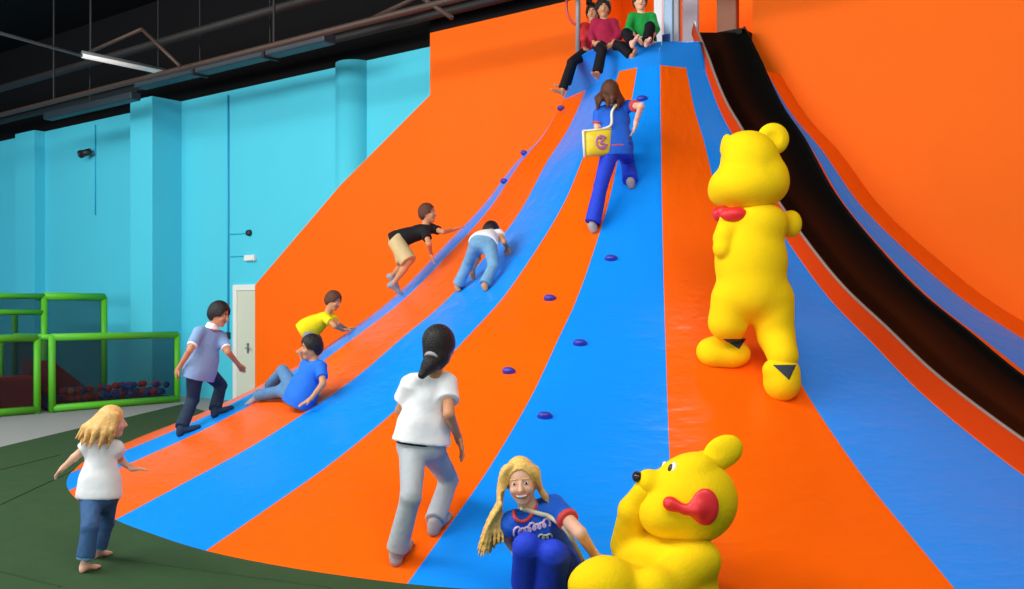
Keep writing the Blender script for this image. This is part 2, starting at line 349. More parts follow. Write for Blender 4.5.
# orange panel wall: its free left edge runs up, leans back along a diagonal and rises again to the ceiling
pz = lambda px, py: (on_y(px, py, WY).x, on_y(px, py, WY).z)
opx0, opx1 = -.97, on_y(752, 10, WY).x                       # opening to the high platform
poly = [(xd, -.05), pz(255, 285), pz(340, 185.5), pz(430, 95), (pz(430, 95)[0], on_y(430, 33, WY).z), (12, on_y(430, 33, WY).z), (12, -.05)]
poly1 = [(xd, -.05), pz(255, 285), pz(340, 185.5), pz(430, 95), (pz(430, 95)[0], on_y(430, 33, WY).z), (opx0, on_y(430, 33, WY).z), (opx0, -.05)]
mb = MB(); zt = on_y(430, 33, WY).z
mb.prism_y(poly1, WY, WY+.12).prism_y([(opx0, -.05), (opx0, 4.4), (opx1, 4.4), (opx1, -.05)], WY+.02, WY+.12)
mb.prism_y([(opx1, -.05), (opx1, zt+1.5), (12, zt+1.5), (12, -.05)], WY, WY+.12)
struct(mb.build('wall_right', M['wallorange']))
struct(MB().box((pz(430, 95)[0], WY+.0, zt), (opx0-.02, WY+.3, 7.6)).build('wall_right_upper', M['black']))
# alcove behind the platform
mb = MB().box((opx0-.6, 2.3, 3.5), (opx1+.6, 2.4, 7.6)).box((opx0-.7, WY+.13, 3.5), (opx0-.6, 2.4, 7.6)).box((opx1+.6, WY+.13, 3.5), (opx1+.7, 2.4, 7.6))
struct(mb.build('wall_alcove', M['wallorange']))
# pillars
def pillar(x0, x1, y0, nm, m=None):
    struct(MB().box((x0, y0, -.1), (x1, WB+.05, TOPZ), .012).build(nm, m or M['wallblue']))
PY = WB-.62
a = on_y(130, 200, PY).x; b = on_y(152, 200, PY).x; pillar(a, b, PY, 'pillar')
a = on_y(15, 200, WB-.25).x; b = on_y(34, 200, WB-.25).x; pillar(a, b, WB-.25, 'corner_pillar')
cx = on_y(353, 200, WB).x; rcol = 20/F*depth(on_y(353, 200, WB))
struct(MB().tube([(cx, WB+.06, -.1), (cx, WB+.06, TOPZ)], rcol, 40).build('column', M['wallblue'], None, True))
# door beside the orange panel
p0 = on_y(235, 285, WB); p1 = on_y(268, 285, WB); dz = p0.z
fr = MB().box((p0.x, WB-.05, 0), (p0.x+.11, WB+.01, dz)).box((p0.x+.11, WB-.05, dz-.1), (p1.x+.45, WB+.01, dz)).box((p1.x+.45, WB-.05, 0), (p1.x+.56, WB+.01, dz))
door = struct(MB().box((p0.x+.11, WB-.025, .01), (p1.x+.45, WB+.005, dz-.1)).build('door_1', M['door']))
fr.build('door_frame', M['frame'], door)
hp = on_y(248, 348, WB-.03)
MB().tube([(hp.x, WB-.02, hp.z), (hp.x, WB-.08, hp.z), (hp.x+.11, WB-.08, hp.z)], .013, 8).box((hp.x-.03, WB-.034, hp.z-.09), (hp.x+.03, WB-.02, hp.z+.09)).build('door_handle', M['chrome'], door)
# dark green mat: it follows the foot of the slope, with low seams
pts = [on_z(px, py, 0) for px, py in ((0, 447), (71, 430), (132, 416), (182, 404))]
d = (pts[0]-pts[1]).normalized()
front = [(p.x, p.y) for p in reversed(pts)]+[(pts[0].x+d.x*9, pts[0].y+d.y*9), (7, -16), (10, -10)]
arc = [(base(p)*1.01).xy for p in np.linspace(176, 4, 60)]
arc = [(a.x, a.y) for a in arc]
gm = empty('floor_mat', (pts[1].x, pts[1].y, 0), 'dark green rubber floor mat spread around the foot of the striped slope', 'mat')
MB().prism(front+[(6.9, -3), (2.5, -1)]+[(0, -4), (-4, -2)], -.004, .0).build('mat_sheet', M['mat'], gm)
for (x0, y0), (x1, y1) in (((0, 505), (75, 470)), ((0, 572), (60, 587)), ((0, 470), (60, 455)), ((120, 560), (330, 588))):
    MB().tube([on_z(x0, y0, .0), on_z(x1, y1, .0)], .006, 6).build('seam', M['seam'], gm)
# wall fittings
q = on_y(229, 335, WB); q2 = on_y(229, 95, WB)
t = empty('wall_switch', (q.x, WB, q.z), 'small dark wall switch at the end of a thin conduit left of the door', 'switch')
MB().tube([(q.x, WB-.02, q.z), (q.x, WB-.02, q2.z)], .018, 8).build('conduit', M['wallblue2'], t, True)
MB().box((q.x-.05, WB-.05, q.z-.07), (q.x+.05, WB, q.z+.05), .008).build('switch_box', M['dark'], t)
q = on_y(96, 125, WB); q2 = on_y(96, 215, WB); q3 = on_y(89, 153, WB-.1)
t = empty('wall_camera', (q3.x, WB, q3.z), 'small dark camera on a thin conduit high on the cyan wall', 'camera')
MB().tube([(q.x, WB-.015, q.z), (q2.x, WB-.015, q2.z)], .014, 8).build('conduit', M['wallblue2'], t, True)
MB().tube([(q.x, WB-.02, q3.z-.03), (q3.x+.05, WB-.12, q3.z-.01)], .02, 8).build('bracket', M['greypipe'], t, True)
MB().tube([(q3.x+.08, WB-.12, q3.z+.02), (q3.x-.11, WB-.2, q3.z-.02)], [.07, .075], 12).tube([(q3.x-.1, WB-.2, q3.z-.02), (q3.x-.14, WB-.215, q3.z-.03)], [.085, .085], 12).build('body', M['dark'], t, True)
q = on_y(250, 233, WB)
t = empty('alarm_sounder', (q.x, WB, q.z), 'small dark round alarm on the cyan wall above the white box', 'alarm')
MB().tube([(q.x, WB, q.z), (q.x, WB-.06, q.z)], [.06, .05], 16).build('dome', M['dark'], t, True)
MB().tube([(q.x-.06, WB-.012, q.z), (on_y(231, 233, WB).x, WB-.012, q.z)], .01, 6).build('cable', M['wallblue2'], t, True)
q = on_y(252, 258.5, WB)
t = empty('emergency_light', (q.x, WB, q.z), 'small white emergency light box on the wall above the door', 'emergency light')
MB().box((q.x-.14, WB-.07, q.z-.045), (q.x+.14, WB, q.z+.06), .01).build('housing', M['white'], t)
MB().box((q.x-.12, WB-.085, q.z-.04), (q.x+.12, WB-.07, q.z+.02), .006).build('diffuser', M['frame'], t)
MB().tube([(q.x-.14, WB-.012, q.z+.05), (on_y(231, 255, WB).x, WB-.012, q.z+.05)], .01, 6).build('cable', M['wallblue2'], t, True)
# overhead services: steel beam, pipes, duct, tube light, braces
def pipe(nm, p, q, r, m, label, cat='pipe', grp=None):
    o = MB().tube([p, q], r, 10).build(nm, m, None, True, origin=(Vector(p)+Vector(q))/2); return tag(o, label, cat, grp)
YP = -1.2
def along(px, py, y): return on_y(px, py, y)
A, B = along(60, 105, YP), along(420, 0, YP); z = (A.z+B.z)/2
zb = on_y(165, 73, YP).z; xa = on_y(-20, 122, YP).x
pipe('sprinkler_pipe', (xa-2, YP, zb), (3.5, YP, zb), .045, M['pipe'], 'long rusty brown pipe under the black ceiling, parallel to the cyan wall')
zd = on_y(230, 63, -.5).z
t = empty('air_duct', (-5, -.5, zd), 'long slate grey duct running under the ceiling behind the brown pipe', 'duct')
MB().box((on_y(140, 85, -.5).x, -.62, zd-.07), (on_y(330, 37, -.5).x, -.38, zd+.07), .02).build('duct_shell', M['duct'], t)
for px in (200, 270):
    x = on_y(px, 60, -.5).x; MB().box((x-.03, -.65, zd-.1), (x+.03, -.35, zd+.1), .01).tube([(x, -.5, zd+.08), (x, -.5, 7.6)], .012, 6).build('hanger', M['beam'], t)
t = empty('air_duct', (-9, -.5, zd-.2), 'shorter slate grey duct under the ceiling near the far left corner', 'duct')
MB().box((on_y(48, 110, -.5).x, -.6, zd-.24), (on_y(136, 88, -.5).x, -.4, zd-.1), .02).build('duct_shell', M['duct'], t)
x = on_y(90, 100, -.5).x; MB().tube([(x, -.5, zd-.12), (x, -.5, 7.6)], .012, 6).build('hanger', M['beam'], t)
zc = on_y(340, 50, .1).z
pipe('cable_tray', (XL-2, .1, TOPZ+.22), (3.5, .1, TOPZ+.22), .06, M['beam'], 'dark cable run just above the top of the cyan wall', 'cable tray')
pipe('steel_beam', (XL-2, -.85, TOPZ+.5), (xe+2, -.85, TOPZ+.5), .07, M['beam'], 'dark steel beam between the brown pipe and the wall', 'beam')
# light tube line running from the camera side to the pipe
ZT = zb+.13
g0, g1, g2 = on_z(-40, 22, ZT), on_z(82, 55.5, ZT), on_z(166, 73, ZT)
pipe('conduit_pipe', g0+(g0-g1)*1.0, g1, .025, M['greypipe'], 'thin grey conduit crossing the black ceiling towards the light tube', 'pipe')
lt = empty('tube_light', (g1+g2)/2, 'pale strip light hanging in line with the thin grey conduit', 'light')
MB().tube([g1, g2], .038, 10).build('tube', M['tube'], lt, True)
MB().tube([g1+Vector((0, 0, .05)), g2+Vector((0, 0, .05))], .03, 8).build('batten', M['greypipe'], lt, True)
for f_ in (.1, .9):
    p = g1.lerp(g2, f_); MB().tube([p+Vector((0, 0, .05)), (p.x, p.y, 7.6)], .01, 6).build('hanger', M['beam'], lt)
def brace(a, b, label):
    o = MB().tube([a, b], .03, 8).build('roof_brace', M['pipe'], None, True, origin=(Vector(a)+Vector(b))/2); tag(o, label, 'brace')
pk = on_z(142, 30, 7.3)
brace(on_y(90, 52, YP-.4), on_y(142, 29, YP-.4), 'left slanting brown roof brace of the pair above the strip light')
brace(on_y(142, 29, YP-.4), on_y(180, 66, YP-.4), 'right slanting brown roof brace of the pair above the strip light')
brace(on_y(408, -12, YP), on_y(452, 18, YP), 'brown roof brace slanting down to the top edge of the orange wall')
brace(on_y(360, 24, -.3), on_y(440, -14, -.3), 'dark roof brace crossing the pipes above the round column')
for i, (px, py) in enumerate(((274, 28), (54, 92))):
    p = on_y(px, py, YP)
    o = MB().tube([(p.x, YP, zb), (p.x, YP, 7.6)], .02, 6).build('pipe_hanger', M['beam'], None, origin=(p.x, YP, zb)); tag(o, ('hanger rod of the brown pipe right of the strip light', 'hanger rod of the brown pipe near the far left corner')[i], 'hanger')
# ------------------------------------------------------------------ platform fittings
p = on_z(578, 59, LIPZ)
t = empty('platform_rail', (p.x, p.y, LIPZ), 'grey rail post with a curved red hand rail at the left end of the platform', 'railing')
MB().tube([(p.x, p.y, LIPZ), (p.x, p.y, LIPZ+1.3)], .03, 10).build('post', M['postgrey'], t, True)
MB().tube([(p.x, p.y, LIPZ), (p.x, p.y, LIPZ+.05)], .06, 12).build('base_plate', M['padblue'], t, True)
mp = lambda px, py: CAM+ray(px, py)*depth(p)
MB().tube(cr([mp(579, 26), mp(572, 22), mp(567, 12), mp(567, -2), mp(571, -14), mp(579, -20)]), .016, 8).build('hand_rail', M['redrail'], t, True)
MB().tube([mp(578, 34), mp(578, 34)+Vector((-.05, .5, 0)), mp(578, 34)+Vector((-.05, .9, 0))], .02, 8).build('side_rail', M['redrail'], t, True)
p = on_z(668, 44, LIPZ+.01); p.y += .05
t = empty('platform_post', (p.x, p.y, LIPZ), 'pale blue post with dark blue foot at the right of the seated children', 'post')
MB().box((p.x-.055, p.y-.055, LIPZ), (p.x+.055, p.y+.055, LIPZ+1.7), .012).build('post', M['postblue'], t)
MB().box((p.x-.065, p.y-.075, LIPZ), (p.x+.03, p.y-.05, LIPZ+.12), .01).build('foot_pad', M['padblue'], t)
MB().box((p.x+.055, p.y-.03, LIPZ), (p.x+.12, p.y+.03, LIPZ+1.7), .01).build('side_post', M['postgrey'], t)
p = on_y(659, 30, .75)
tag(MB().box((p.x-.06, .72, LIPZ+.014), (p.x+.06, .78, LIPZ+1.8), .008).build('white_board', M['white'], None, origin=(p.x, .75, LIPZ)), 'narrow white panel standing behind the pale blue post', 'panel')
p = on_y(692, 36, .45); p.z = LIPZ+.012
t = empty('storage_tub', (p.x, p.y, p.z), 'beige tub standing on the platform beside the slide', 'tub')
MB().tube([(p.x, p.y, p.z), (p.x, p.y, p.z+.14)], [.11, .14], 20).build('tub_body', M['beige'], t, True)
MB().tube([(p.x, p.y, p.z+.13), (p.x, p.y, p.z+.16)], [.15, .15], 20).build('tub_rim', M['beige'], t, True)
p0, p1 = on_y(684, 0, 1.6), on_y(699, 0, 1.6)
tag(MB().box((p0.x, 1.55, 4.5), (p1.x, 1.62, 6.6), .01).build('grey_screen', M['postgrey'], None, origin=(p0.x, 1.6, 4.5)), 'dark grey screen behind the beige tub on the platform', 'screen')
p0, p1 = on_y(718, 0, 1.5), on_y(738, 0, 1.5)
tag(MB().box((p0.x, 1.45, 4.6), (p1.x, 1.55, 6.6), .015).build('brown_post', M['brownpanel'], None, origin=(p0.x, 1.5, 4.6)), 'broad brown post at the head of the black slide', 'post')
# ------------------------------------------------------------------ ball pit behind green frames and dark net
XF = on_z(177, 402, 0).x
def yq(px): return on_x(px, 380, XF).y
HF = on_x(177, 333, XF).z
def post(nm, x, y, z0, z1, par, r=.05): return MB().tube([(x, y, z0), (x, y, z1)], r, 12).build(nm, M['green'], par, True)
def rail(a, b, par, r=.05): return MB().tube([a, b], r, 12).build('rail', M['green'], par, True)
y0, y1, y2, y3 = yq(177), yq(52), yq(37), yq(-60)
t = empty('ball_pit_fence', (XF, (y0+y1)/2, 0), 'low green padded frame with dark net in front of the ball pit, nearest the door', 'fence')
for y in (y0, y1): post('post', XF, y, 0, HF, t, .055)
rail((XF, y0, HF-.03), (XF, y1, HF-.03), t, .06); rail((XF, y0, .06), (XF, y1, .06), t, .06); rail((XF-1.2, y1, HF-.03), (XF, y1, HF-.03), t, .05)
MB().box((XF-.004, y1, .06), (XF+.004, y0, HF-.03)).box((XF-1.2, y1-.004, .04), (XF, y1+.004, HF-.03)).build('net', M['net'], t)
t = empty('ball_pit_fence', (XF, (y2+y3)/2, 0), 'low green padded frame with dark net at the left edge, before the red mat', 'fence')
for y in (y2, y3): post('post', XF, y, 0, HF, t, .055)
rail((XF, y2, HF-.03), (XF, y3, HF-.03), t, .06); rail((XF, y2, .06), (XF, y3, .06), t, .06); post('post', XF-1.2, y2, 0, HF, t, .055)
MB().box((XF-.004, y3, .06), (XF+.004, y2, HF-.03)).build('net', M['net'], t)
XK = XF-1.9
HK = on_x(104, 297, XK).z
t = empty('play_frame', (XK, -1, 0), 'taller green padded frame with dark net standing behind the low fences', 'frame')
ya, yb, yc = on_x(104, 340, XK).y, on_x(44, 340, XK).y, on_x(-40, 340, XK).y
for y in (ya, yb, yc): post('post', XK, y, 0, HK, t, .06)
rail((XK, ya, HK), (XK, yb, HK), t, .07); rail((XK, yb, HK), (XK, yc, HK), t, .05); rail((XK, yb, HK-.28), (XK, yc, HK-.28), t, .05)
yd = on_x(15, 340, XK-.6).y; post('post', XK-.6, yd, 0, HK-.28, t, .05)
rail((XK, ya, HK), (XK-2.5, ya, HK), t, .05)
MB().box((XK-.004, yb, 0), (XK+.004, ya, HK)).build('net', M['net'], t)
MB().box((XK-.004, yc, 0), (XK+.004, yb, HK)).build('net', M['net'], t)
# red wedge and red mat inside
zz = [on_x(px, py, XF-.7) for px, py in ((58, 360), (95, 385), (58, 400))]
wx = XF-.5
a = on_x(53, 361, wx); b = on_x(108, 392, wx)
tag(mesh_obj('soft_wedge', [(wx, a.y, .02), (wx, b.y, .02), (wx, a.y, a.z), (wx-1.0, a.y, .02), (wx-1.0, b.y, .02), (wx-1.0, a.y, a.z)],
    [(0, 1, 2), (3, 5, 4), (0, 3, 4, 1), (1, 4, 5, 2), (0, 2, 5, 3)], M['red_mat'], None, False, (wx-.5, (a.y+b.y)/2, .02)), 'red soft foam wedge sloping down inside the ball pit', 'foam wedge')
a = on_x(-45, 380, XF-.5); b = on_x(34, 380, XF-.5)
tag(MB().box((XF-.75, a.y, .02), (XF-.3, b.y, on_x(20, 376, XF-.5).z), .05).build('soft_block', M['red_mat'], None, origin=(XF-.5, (a.y+b.y)/2, .02)), 'low red foam block behind the left green fence', 'foam block')
tag(MB().box((XF-2.6, a.y, .02), (XF-2.4, b.y, 1.15), .05).build('soft_block', M['red_mat'], None, origin=(XF-2.5, (a.y+b.y)/2, .02)), 'tall dark red foam block far behind the left green fence', 'foam block')
# the balls, each a thing
bm = bmesh.new(); bmesh.ops.create_icosphere(bm, subdivisions=2, radius=.06); bme = bpy.data.meshes.new('ball'); bm.to_mesh(bme); bm.free()
bme.polygons.foreach_set('use_smooth', [True]*len(bme.polygons))
bmes = []
for k in ('ballblue', 'ballred', 'ballyel'):
    c = bme.copy(); c.materials.append(M[k]); bmes.append(c)
rr = random.Random(3); cnt = 0
yw1 = on_x(112, 390, wx).y
for layer in range(3):
    for ix in range(5):
        y = y1+.10
        while y < y0-.08:
            if layer == 0 or rr.random() < (.85 if layer == 1 else .55):
                x = XF-.13-ix*.125-rr.random()*.02
                if not (x < wx+.07 and y < yw1+.08):
                    k = rr.choices((0, 1, 2), (4, 5, .5))[0]
                    o = bpy.data.objects.new('ball', bmes[k]); C.objects.link(o); o.location = (x, y+rr.random()*.02, .06+layer*.125)
                    tag(o, ('blue plastic ball in the pit behind the green fence', 'red plastic ball in the pit behind the green fence', 'orange plastic ball in the pit behind the green fence')[k], 'ball', ('blue balls in the pit', 'red balls in the pit', 'orange balls in the pit')[k]); cnt += 1
            y += .135
print('balls', cnt)
#@@LIGHT
# ------------------------------------------------------------------ daylight, hall lamps and added fill lights
w = bpy.data.worlds.new('world'); bpy.context.scene.world = w; w.use_nodes = True
w.node_tree.nodes['Background'].inputs[0].default_value = (.95, .98, 1, 1); w.node_tree.nodes['Background'].inputs[1].default_value = 1.1
def area(nm, loc, target, size, e, col=(1, .97, .92)):
    l = bpy.data.lights.new(nm, 'AREA'); l.shape = 'RECTANGLE'; l.size, l.size_y = size; l.energy = e; l.color = col
    o = bpy.data.objects.new(nm, l); C.objects.link(o); o.location = loc
    o.rotation_euler = (Vector(target)-Vector(loc)).to_track_quat('-Z', 'Y').to_euler(); return o
area('hall_lamp', (-3, -9, 7.4), (-2.5, -3, 1), (9, 3), 1300)
area('hall_lamp', (-11, -7, 7.4), (-10, 1, 1.5), (8, 4), 450)
area('hall_lamp', (6, -8, 7.4), (4, -2, 2), (6, 3), 650)
area('front_fill', (-6, -24, 3.2), (-5, 0, 2), (22, 5), 1700, (.95, .98, 1))  # added frontal fill from behind the camera, daylight-toned; no window is modelled
area('platform_fill', (.3, 1.3, 6.9), (.3, .2, 4.6), (.9, .5), 70)  # added unseen fill that brightens the alcove and the blue cap
sc = bpy.context.scene
sc.view_settings.view_transform = 'Standard'; sc.view_settings.look = 'None'; sc.view_settings.gamma = 1; sc.view_settings.use_curve_mapping = False
sc.view_settings.exposure = 0.0
sc.cycles.use_denoising = True
#@@PEOPLE
# ------------------------------------------------------------------ figures: one continuous skinned body each, clothing and hair as children
def hand_prims(wr, d, pn, k, side=1, curl=.5):
    d = Vector(d).normalized(); pn = Vector(pn); pn = (pn-d*pn.dot(d)).normalized(); lat = d.cross(pn)*side
    c = Vector(wr)
    pr = [rc(c-d*.01*k, c+d*.03*k, .024*k, .026*k, .012), el(c+d*.05*k, (.04*k, .017*k, .048*k), (lat, pn, d), .01)]
    for off, L in ((.03, .066), (.011, .075), (-.009, .071), (-.028, .056)):
        r = max(.0085*k, .0062); a = c+d*.085*k+lat*off*k
        d1 = (d+pn*curl*.5+lat*off*2.2).normalized(); d2 = (d*1.0+pn*curl*1.4+lat*off*2).normalized()
        b = a+d1*L*.55*k; e = b+d2*L*.55*k
        pr += [rc(a-d*.02*k, b, r*1.08, r, .005), rc(b, e, r, r*.85, .005)]
    a = c+d*.025*k+lat*.03*k; b = a+(d*.6+lat*.75+pn*.2).normalized()*.035*k; e = b+(d*.9+lat*.3+pn*.35).normalized()*.03*k
    r = max(.0105*k, .0065)
    return pr+[rc(a, b, r*1.25, r*1.05, .008), rc(b, e, r*1.05, r*.85, .006)]
class Fig: pass
def figure(label, H, J, feet, skin, hf, hu, head, D=None, hh=None, group=None, hands=None, g=1.0, res=.0075, hipdd=0, lean=0, cat='person', kb=1, eb=1):
    """J: pixel joints (px, py[, depth offset]); feet: dict side -> ((px,py) contact or Vector, toe direction)."""
    f = Fig(); k = H/1.7; f.k = k; f.g = g; f.J = {}; f.H = H
    gr = {}
    for s, (c, td) in feet.items():
        if isinstance(c, Vector): p, n = c, Vector((0, 0, 1))
        else: p, n = hit(*c)
        t = Vector(td); t = (t-n*t.dot(n)).normalized(); gr[s] = (p, n, t)
    if D is None: D = sum(depth(v[0]) for v in gr.values())/len(gr)
    f.D = D
    Q = f.J
    for nm in ('shL', 'shR', 'hiL', 'hiR', 'nk'):
        q = J[nm]; Q[nm] = at(q[0], q[1], D+(q[2] if len(q) > 2 else 0)+(hipdd if nm[:2] == 'hi' else 0))
    def mid(q, A, B, la, lb, bias):
        if len(q) > 2: return at(q[0], q[1], D+q[2])
        best = None
        for i in range(121):
            z = depth(A)*.5+depth(B)*.5-.45*H/1.5+i*.9*H/1.5/120; p = at(q[0], q[1], z)
            c = ((p-A).length-la)**2+((p-B).length-lb)**2+bias*(z-D)*.004
            if best is None or c < best[0]: best = (c, p)
        return best[1]
    for s in 'LR':
        if s in gr:
            p, n, t = gr[s]; Q['an'+s] = p+n*.075*k-t*.055*k
        else: q = J['an'+s]; Q['an'+s] = at(q[0], q[1], D+q[2])
        Q['kn'+s] = mid(J['kn'+s], Q['hi'+s], Q['an'+s], .245*H, .245*H, kb)
        q = J['wr'+s]
        if isinstance(q, Vector): Q['wr'+s] = q
        elif len(q) > 2: Q['wr'+s] = at(q[0], q[1], D+q[2])
        else:
            Q['wr'+s] = at(q[0], q[1], D)
        Q['el'+s] = mid(J['el'+s], Q['sh'+s], Q['wr'+s], .18*H, .155*H, eb)
    lowest = min(Q['anL'].z, Q['anR'].z)
    base_p = (Q['anL'] if Q['anL'].z <= Q['anR'].z else Q['anR']).copy()
    if gr: base_p = min((v[0] for v in gr.values()), key=lambda v: v.z).copy()
    root = empty('person', base_p, label, cat, group); f.root = root; f.skin = skin
    S = (Q['shL']+Q['shR'])/2; P_ = (Q['hiL']+Q['hiR'])/2; up = (S-P_).normalized()
    lat = Q['shR']-Q['shL']; lat = (lat-up*lat.dot(up)).normalized(); fr = lat.cross(up)
    plat = Q['hiR']-Q['hiL']; plat = (plat-up*plat.dot(up)).normalized(); pfr = plat.cross(up)
    f.S, f.P, f.up, f.lat, f.fr = S, P_, up, lat, fr
    w = max((Q['shR']-Q['shL']).length/2, .13*k)
    def torso(o=0, fl=0):
        kg = k*g; T = (S-P_).length
        return [rc(Q['shL'].lerp(S, .12), Q['shR'].lerp(S, .12), .05*kg+o, None, .05),
                el(S-up*T*.28, (max(w*.95, .12*kg)+o, .098*kg+o, T*.34), (lat, fr, up), .05),
                el(S-up*T*.62, (.128*kg+o+fl*.5, .092*kg+o+fl*.5, T*.36), (lat, fr, up), .05),
                el(P_+up*.01, (.15*kg+o+fl, .105*kg+o+fl, .115*k+o), (plat, pfr, up), .05)]
    f.torso = torso
    hd = at(head[0], head[1], D+(head[2] if len(head) > 2 else 0)); hh = hh or (.145*H if H > 1.5 else .10+.085*H)
    hs = hh/.225; f.hs = hs; f.hd = hd
    hf = Vector(hf).normalized(); hu = Vector(hu); hu = (hu-hf*hu.dot(hf)).normalized(); hl = hf.cross(hu); f.hf, f.hu, f.hl = hf, hu, hl
    pr = torso()
    pr += [rc(Q['nk']-(Q['nk']-S)*.4, hd-hu*.06*hs-hf*.015*hs, .052*k*g, .047*hs, .03)]
    pr += [el(hd+hu*.012*hs-hf*.01*hs, (.074*hs, .092*hs, .098*hs), (hl, hf, hu), .02), el(hd-hu*.05*hs+hf*.026*hs, (.056*hs, .062*hs, .064*hs), (hl, hf, hu), .03),
           el(hd-hu*.098*hs+hf*.062*hs, (.024*hs, .02*hs, .016*hs), (hl, hf, hu), .025), rc(hd+hf*.088*hs+hu*.004*hs, hd+hf*.105*hs-hu*.028*hs, .009*hs, .014*hs, .014)]
    for s in (-1, 1):
        pr.append(el(hd+hl*s*.075*hs-hu*.012*hs-hf*.008*hs, (.009*hs, .019*hs, .032*hs), (hl*1.0, hf, hu), .008))
        pr.append(el(hd+hl*s*.03*hs+hf*.094*hs+hu*.004*hs, (.016*hs, .01*hs, .011*hs), (hl, hf, hu), .01, 'sub'))
        pr.append(el(hd+hl*s*.034*hs+hf*.07*hs-hu*.032*hs, (.024*hs, .02*hs, .022*hs), (hl, hf, hu), .02))
    for s, sg in (('L', -1), ('R', 1)):
        pr += [rc(Q['sh'+s], Q['el'+s], .045*k*g, .037*k*g, .03), rc(Q['el'+s], Q['wr'+s], .037*k*g, .025*k*g, .012)]
        pr += [rc(Q['hi'+s], Q['kn'+s], .082*k*g, .054*k*g, .04), rc(Q['kn'+s], Q['an'+s], .052*k*g, .034*k*g, .012)]
        dsh = (Q['an'+s]-Q['kn'+s]); calf = Q['kn'+s]+dsh*.32
        pr.append(rc(calf, Q['kn'+s]+dsh*.6, .05*k*g, .04*k*g, .02))
        hd_ = (hands or {}).get(s, {})
        d = hd_.get('d') or (Q['wr'+s]-Q['el'+s]).normalized()
        pn = hd_.get('pn') or (P_-Q['wr'+s])
        pr += hand_prims(Q['wr'+s], d, pn, k*1.02, hd_.get('side', 1), hd_.get('curl', .5))
        if s in gr:
            p, n, t = gr[s]; a = Q['an'+s]
        else:
            a = Q['an'+s]; t = J['to'+s]; n = -(dsh.normalized()); t = (Vector(t)-n*Vector(t).dot(n)).normalized()
        heel = a-n*.045*k-t*.025*k; ball = a+t*.125*k-n*.05*k; toe = ball+t*.055*k-n*.005*k
        Q['heel'+s], Q['ball'+s], Q['toe'+s], Q['n'+s] = heel, ball, toe, n
        pr += [rc(a, heel, .034*k*g, .032*k*g, .02), rc(a-n*.02*k, ball, .036*k*g, .03*k*g, .02, (n, 1.25)), rc(ball, toe, .03*k*g, .022*k*g, .015, (n, 1.3))]
    f.body = blob('body', pr, skin, root, res)
    # eyes
    for s in (-1, 1):
        e = hd+hl*s*.031*hs+hf*.0815*hs+hu*.004*hs
        blob('eye', [el(e, (.0125*hs, .006*hs, .0062*hs), (hl, hf, hu))], M['eyewhite'], root, .003*hs)
        blob('iris', [el(e+hf*.003*hs, (.0064*hs, .0045*hs, .0064*hs), (hl, hf, hu))], M['iris'], root, .002*hs)
    return f
def shoes(f, m, name='shoe', o=.008, label=None):
    k = f.k
    for s in 'LR':
        Q = f.J; n = Q['n'+s]
        blob(name, [rc(Q['an'+s]-n*.0, Q['heel'+s], .036*k*f.g+o, .033*k*f.g+o, .02), rc(Q['an'+s]-n*.02*k, Q['ball'+s], .037*k*f.g+o, .031*k*f.g+o, .02, (n, 1.2)), rc(Q['ball'+s], Q['toe'+s], .031*k*f.g+o, .023*k*f.g+o, .015, (n, 1.25))], m, f.root, .008, label)
def top(f, m, sleeve=.7, o=.012, fl=.022, hem=.10, name='shirt', res=.009, extra=(), slo=.014, neck=True):
    Q, k, g = f.J, f.k, f.g; pr = f.torso(o, fl)
    h = f.P-f.up*hem*k
    kg = k*g; plat = f.lat
    pr.append(rc(f.S-f.up*(f.S-f.P).length*.7-f.lat*.055*kg, h-f.lat*.06*kg-f.up*.05, .085*kg+o+fl, .09*kg+o+fl, .05)); pr.append(rc(f.S-f.up*(f.S-f.P).length*.7+f.lat*.055*kg, h+f.lat*.06*kg-f.up*.05, .085*kg+o+fl, .09*kg+o+fl, .05))
    pr.append(cut(h, -f.up))
    if neck: pr.append(el(Q['nk']+(Q['nk']-f.S).normalized()*.03*k, (.066*k, .066*k, .045*k), None, .01, 'sub'))
    for s in 'LR':
        a, b, c = Q['sh'+s], Q['el'+s], Q['wr'+s]
        if sleeve <= 1: pr.append(cc(a, a.lerp(b, sleeve), .047*kg+o, (.047-.008*sleeve)*kg+slo+.006, .035))
        else: pr += [rc(a, b, .047*kg+o, .04*kg+slo, .035), cc(b, b.lerp(c, sleeve-1), .04*kg+slo, .03*kg+slo, .02)]
    return blob(name, pr+list(extra), m, f.root, res)
def bottoms(f, m, length=1.93, o=.012, flare=.012, name='trousers', res=.009, extra=()):
    Q, k, g = f.J, f.k, f.g; kg = k*g
    pr = [q for q in f.torso(o)[3:]]+[el(f.P+f.up*.05*k, (.125*kg+o, .085*kg+o, .08*k), (f.lat, f.fr, f.up), .05)]
    pr.append(cut(f.P+f.up*.13*k, f.up))
    for s in 'LR':
        a, b, c = Q['hi'+s], Q['kn'+s], Q['an'+s]
        if length <= 1: pr.append(cc(a, a.lerp(b, length), .088*kg+o, (.088-.028*length)*kg+o+flare, .045))
        else: pr += [rc(a, b, .086*kg+o, .058*kg+o, .045), cc(b, b.lerp(c, length-1), .055*kg+o, (.055-.019*(length-1))*kg+o+flare, .025)]
    return blob(name, pr+list(extra), m, f.root, res)
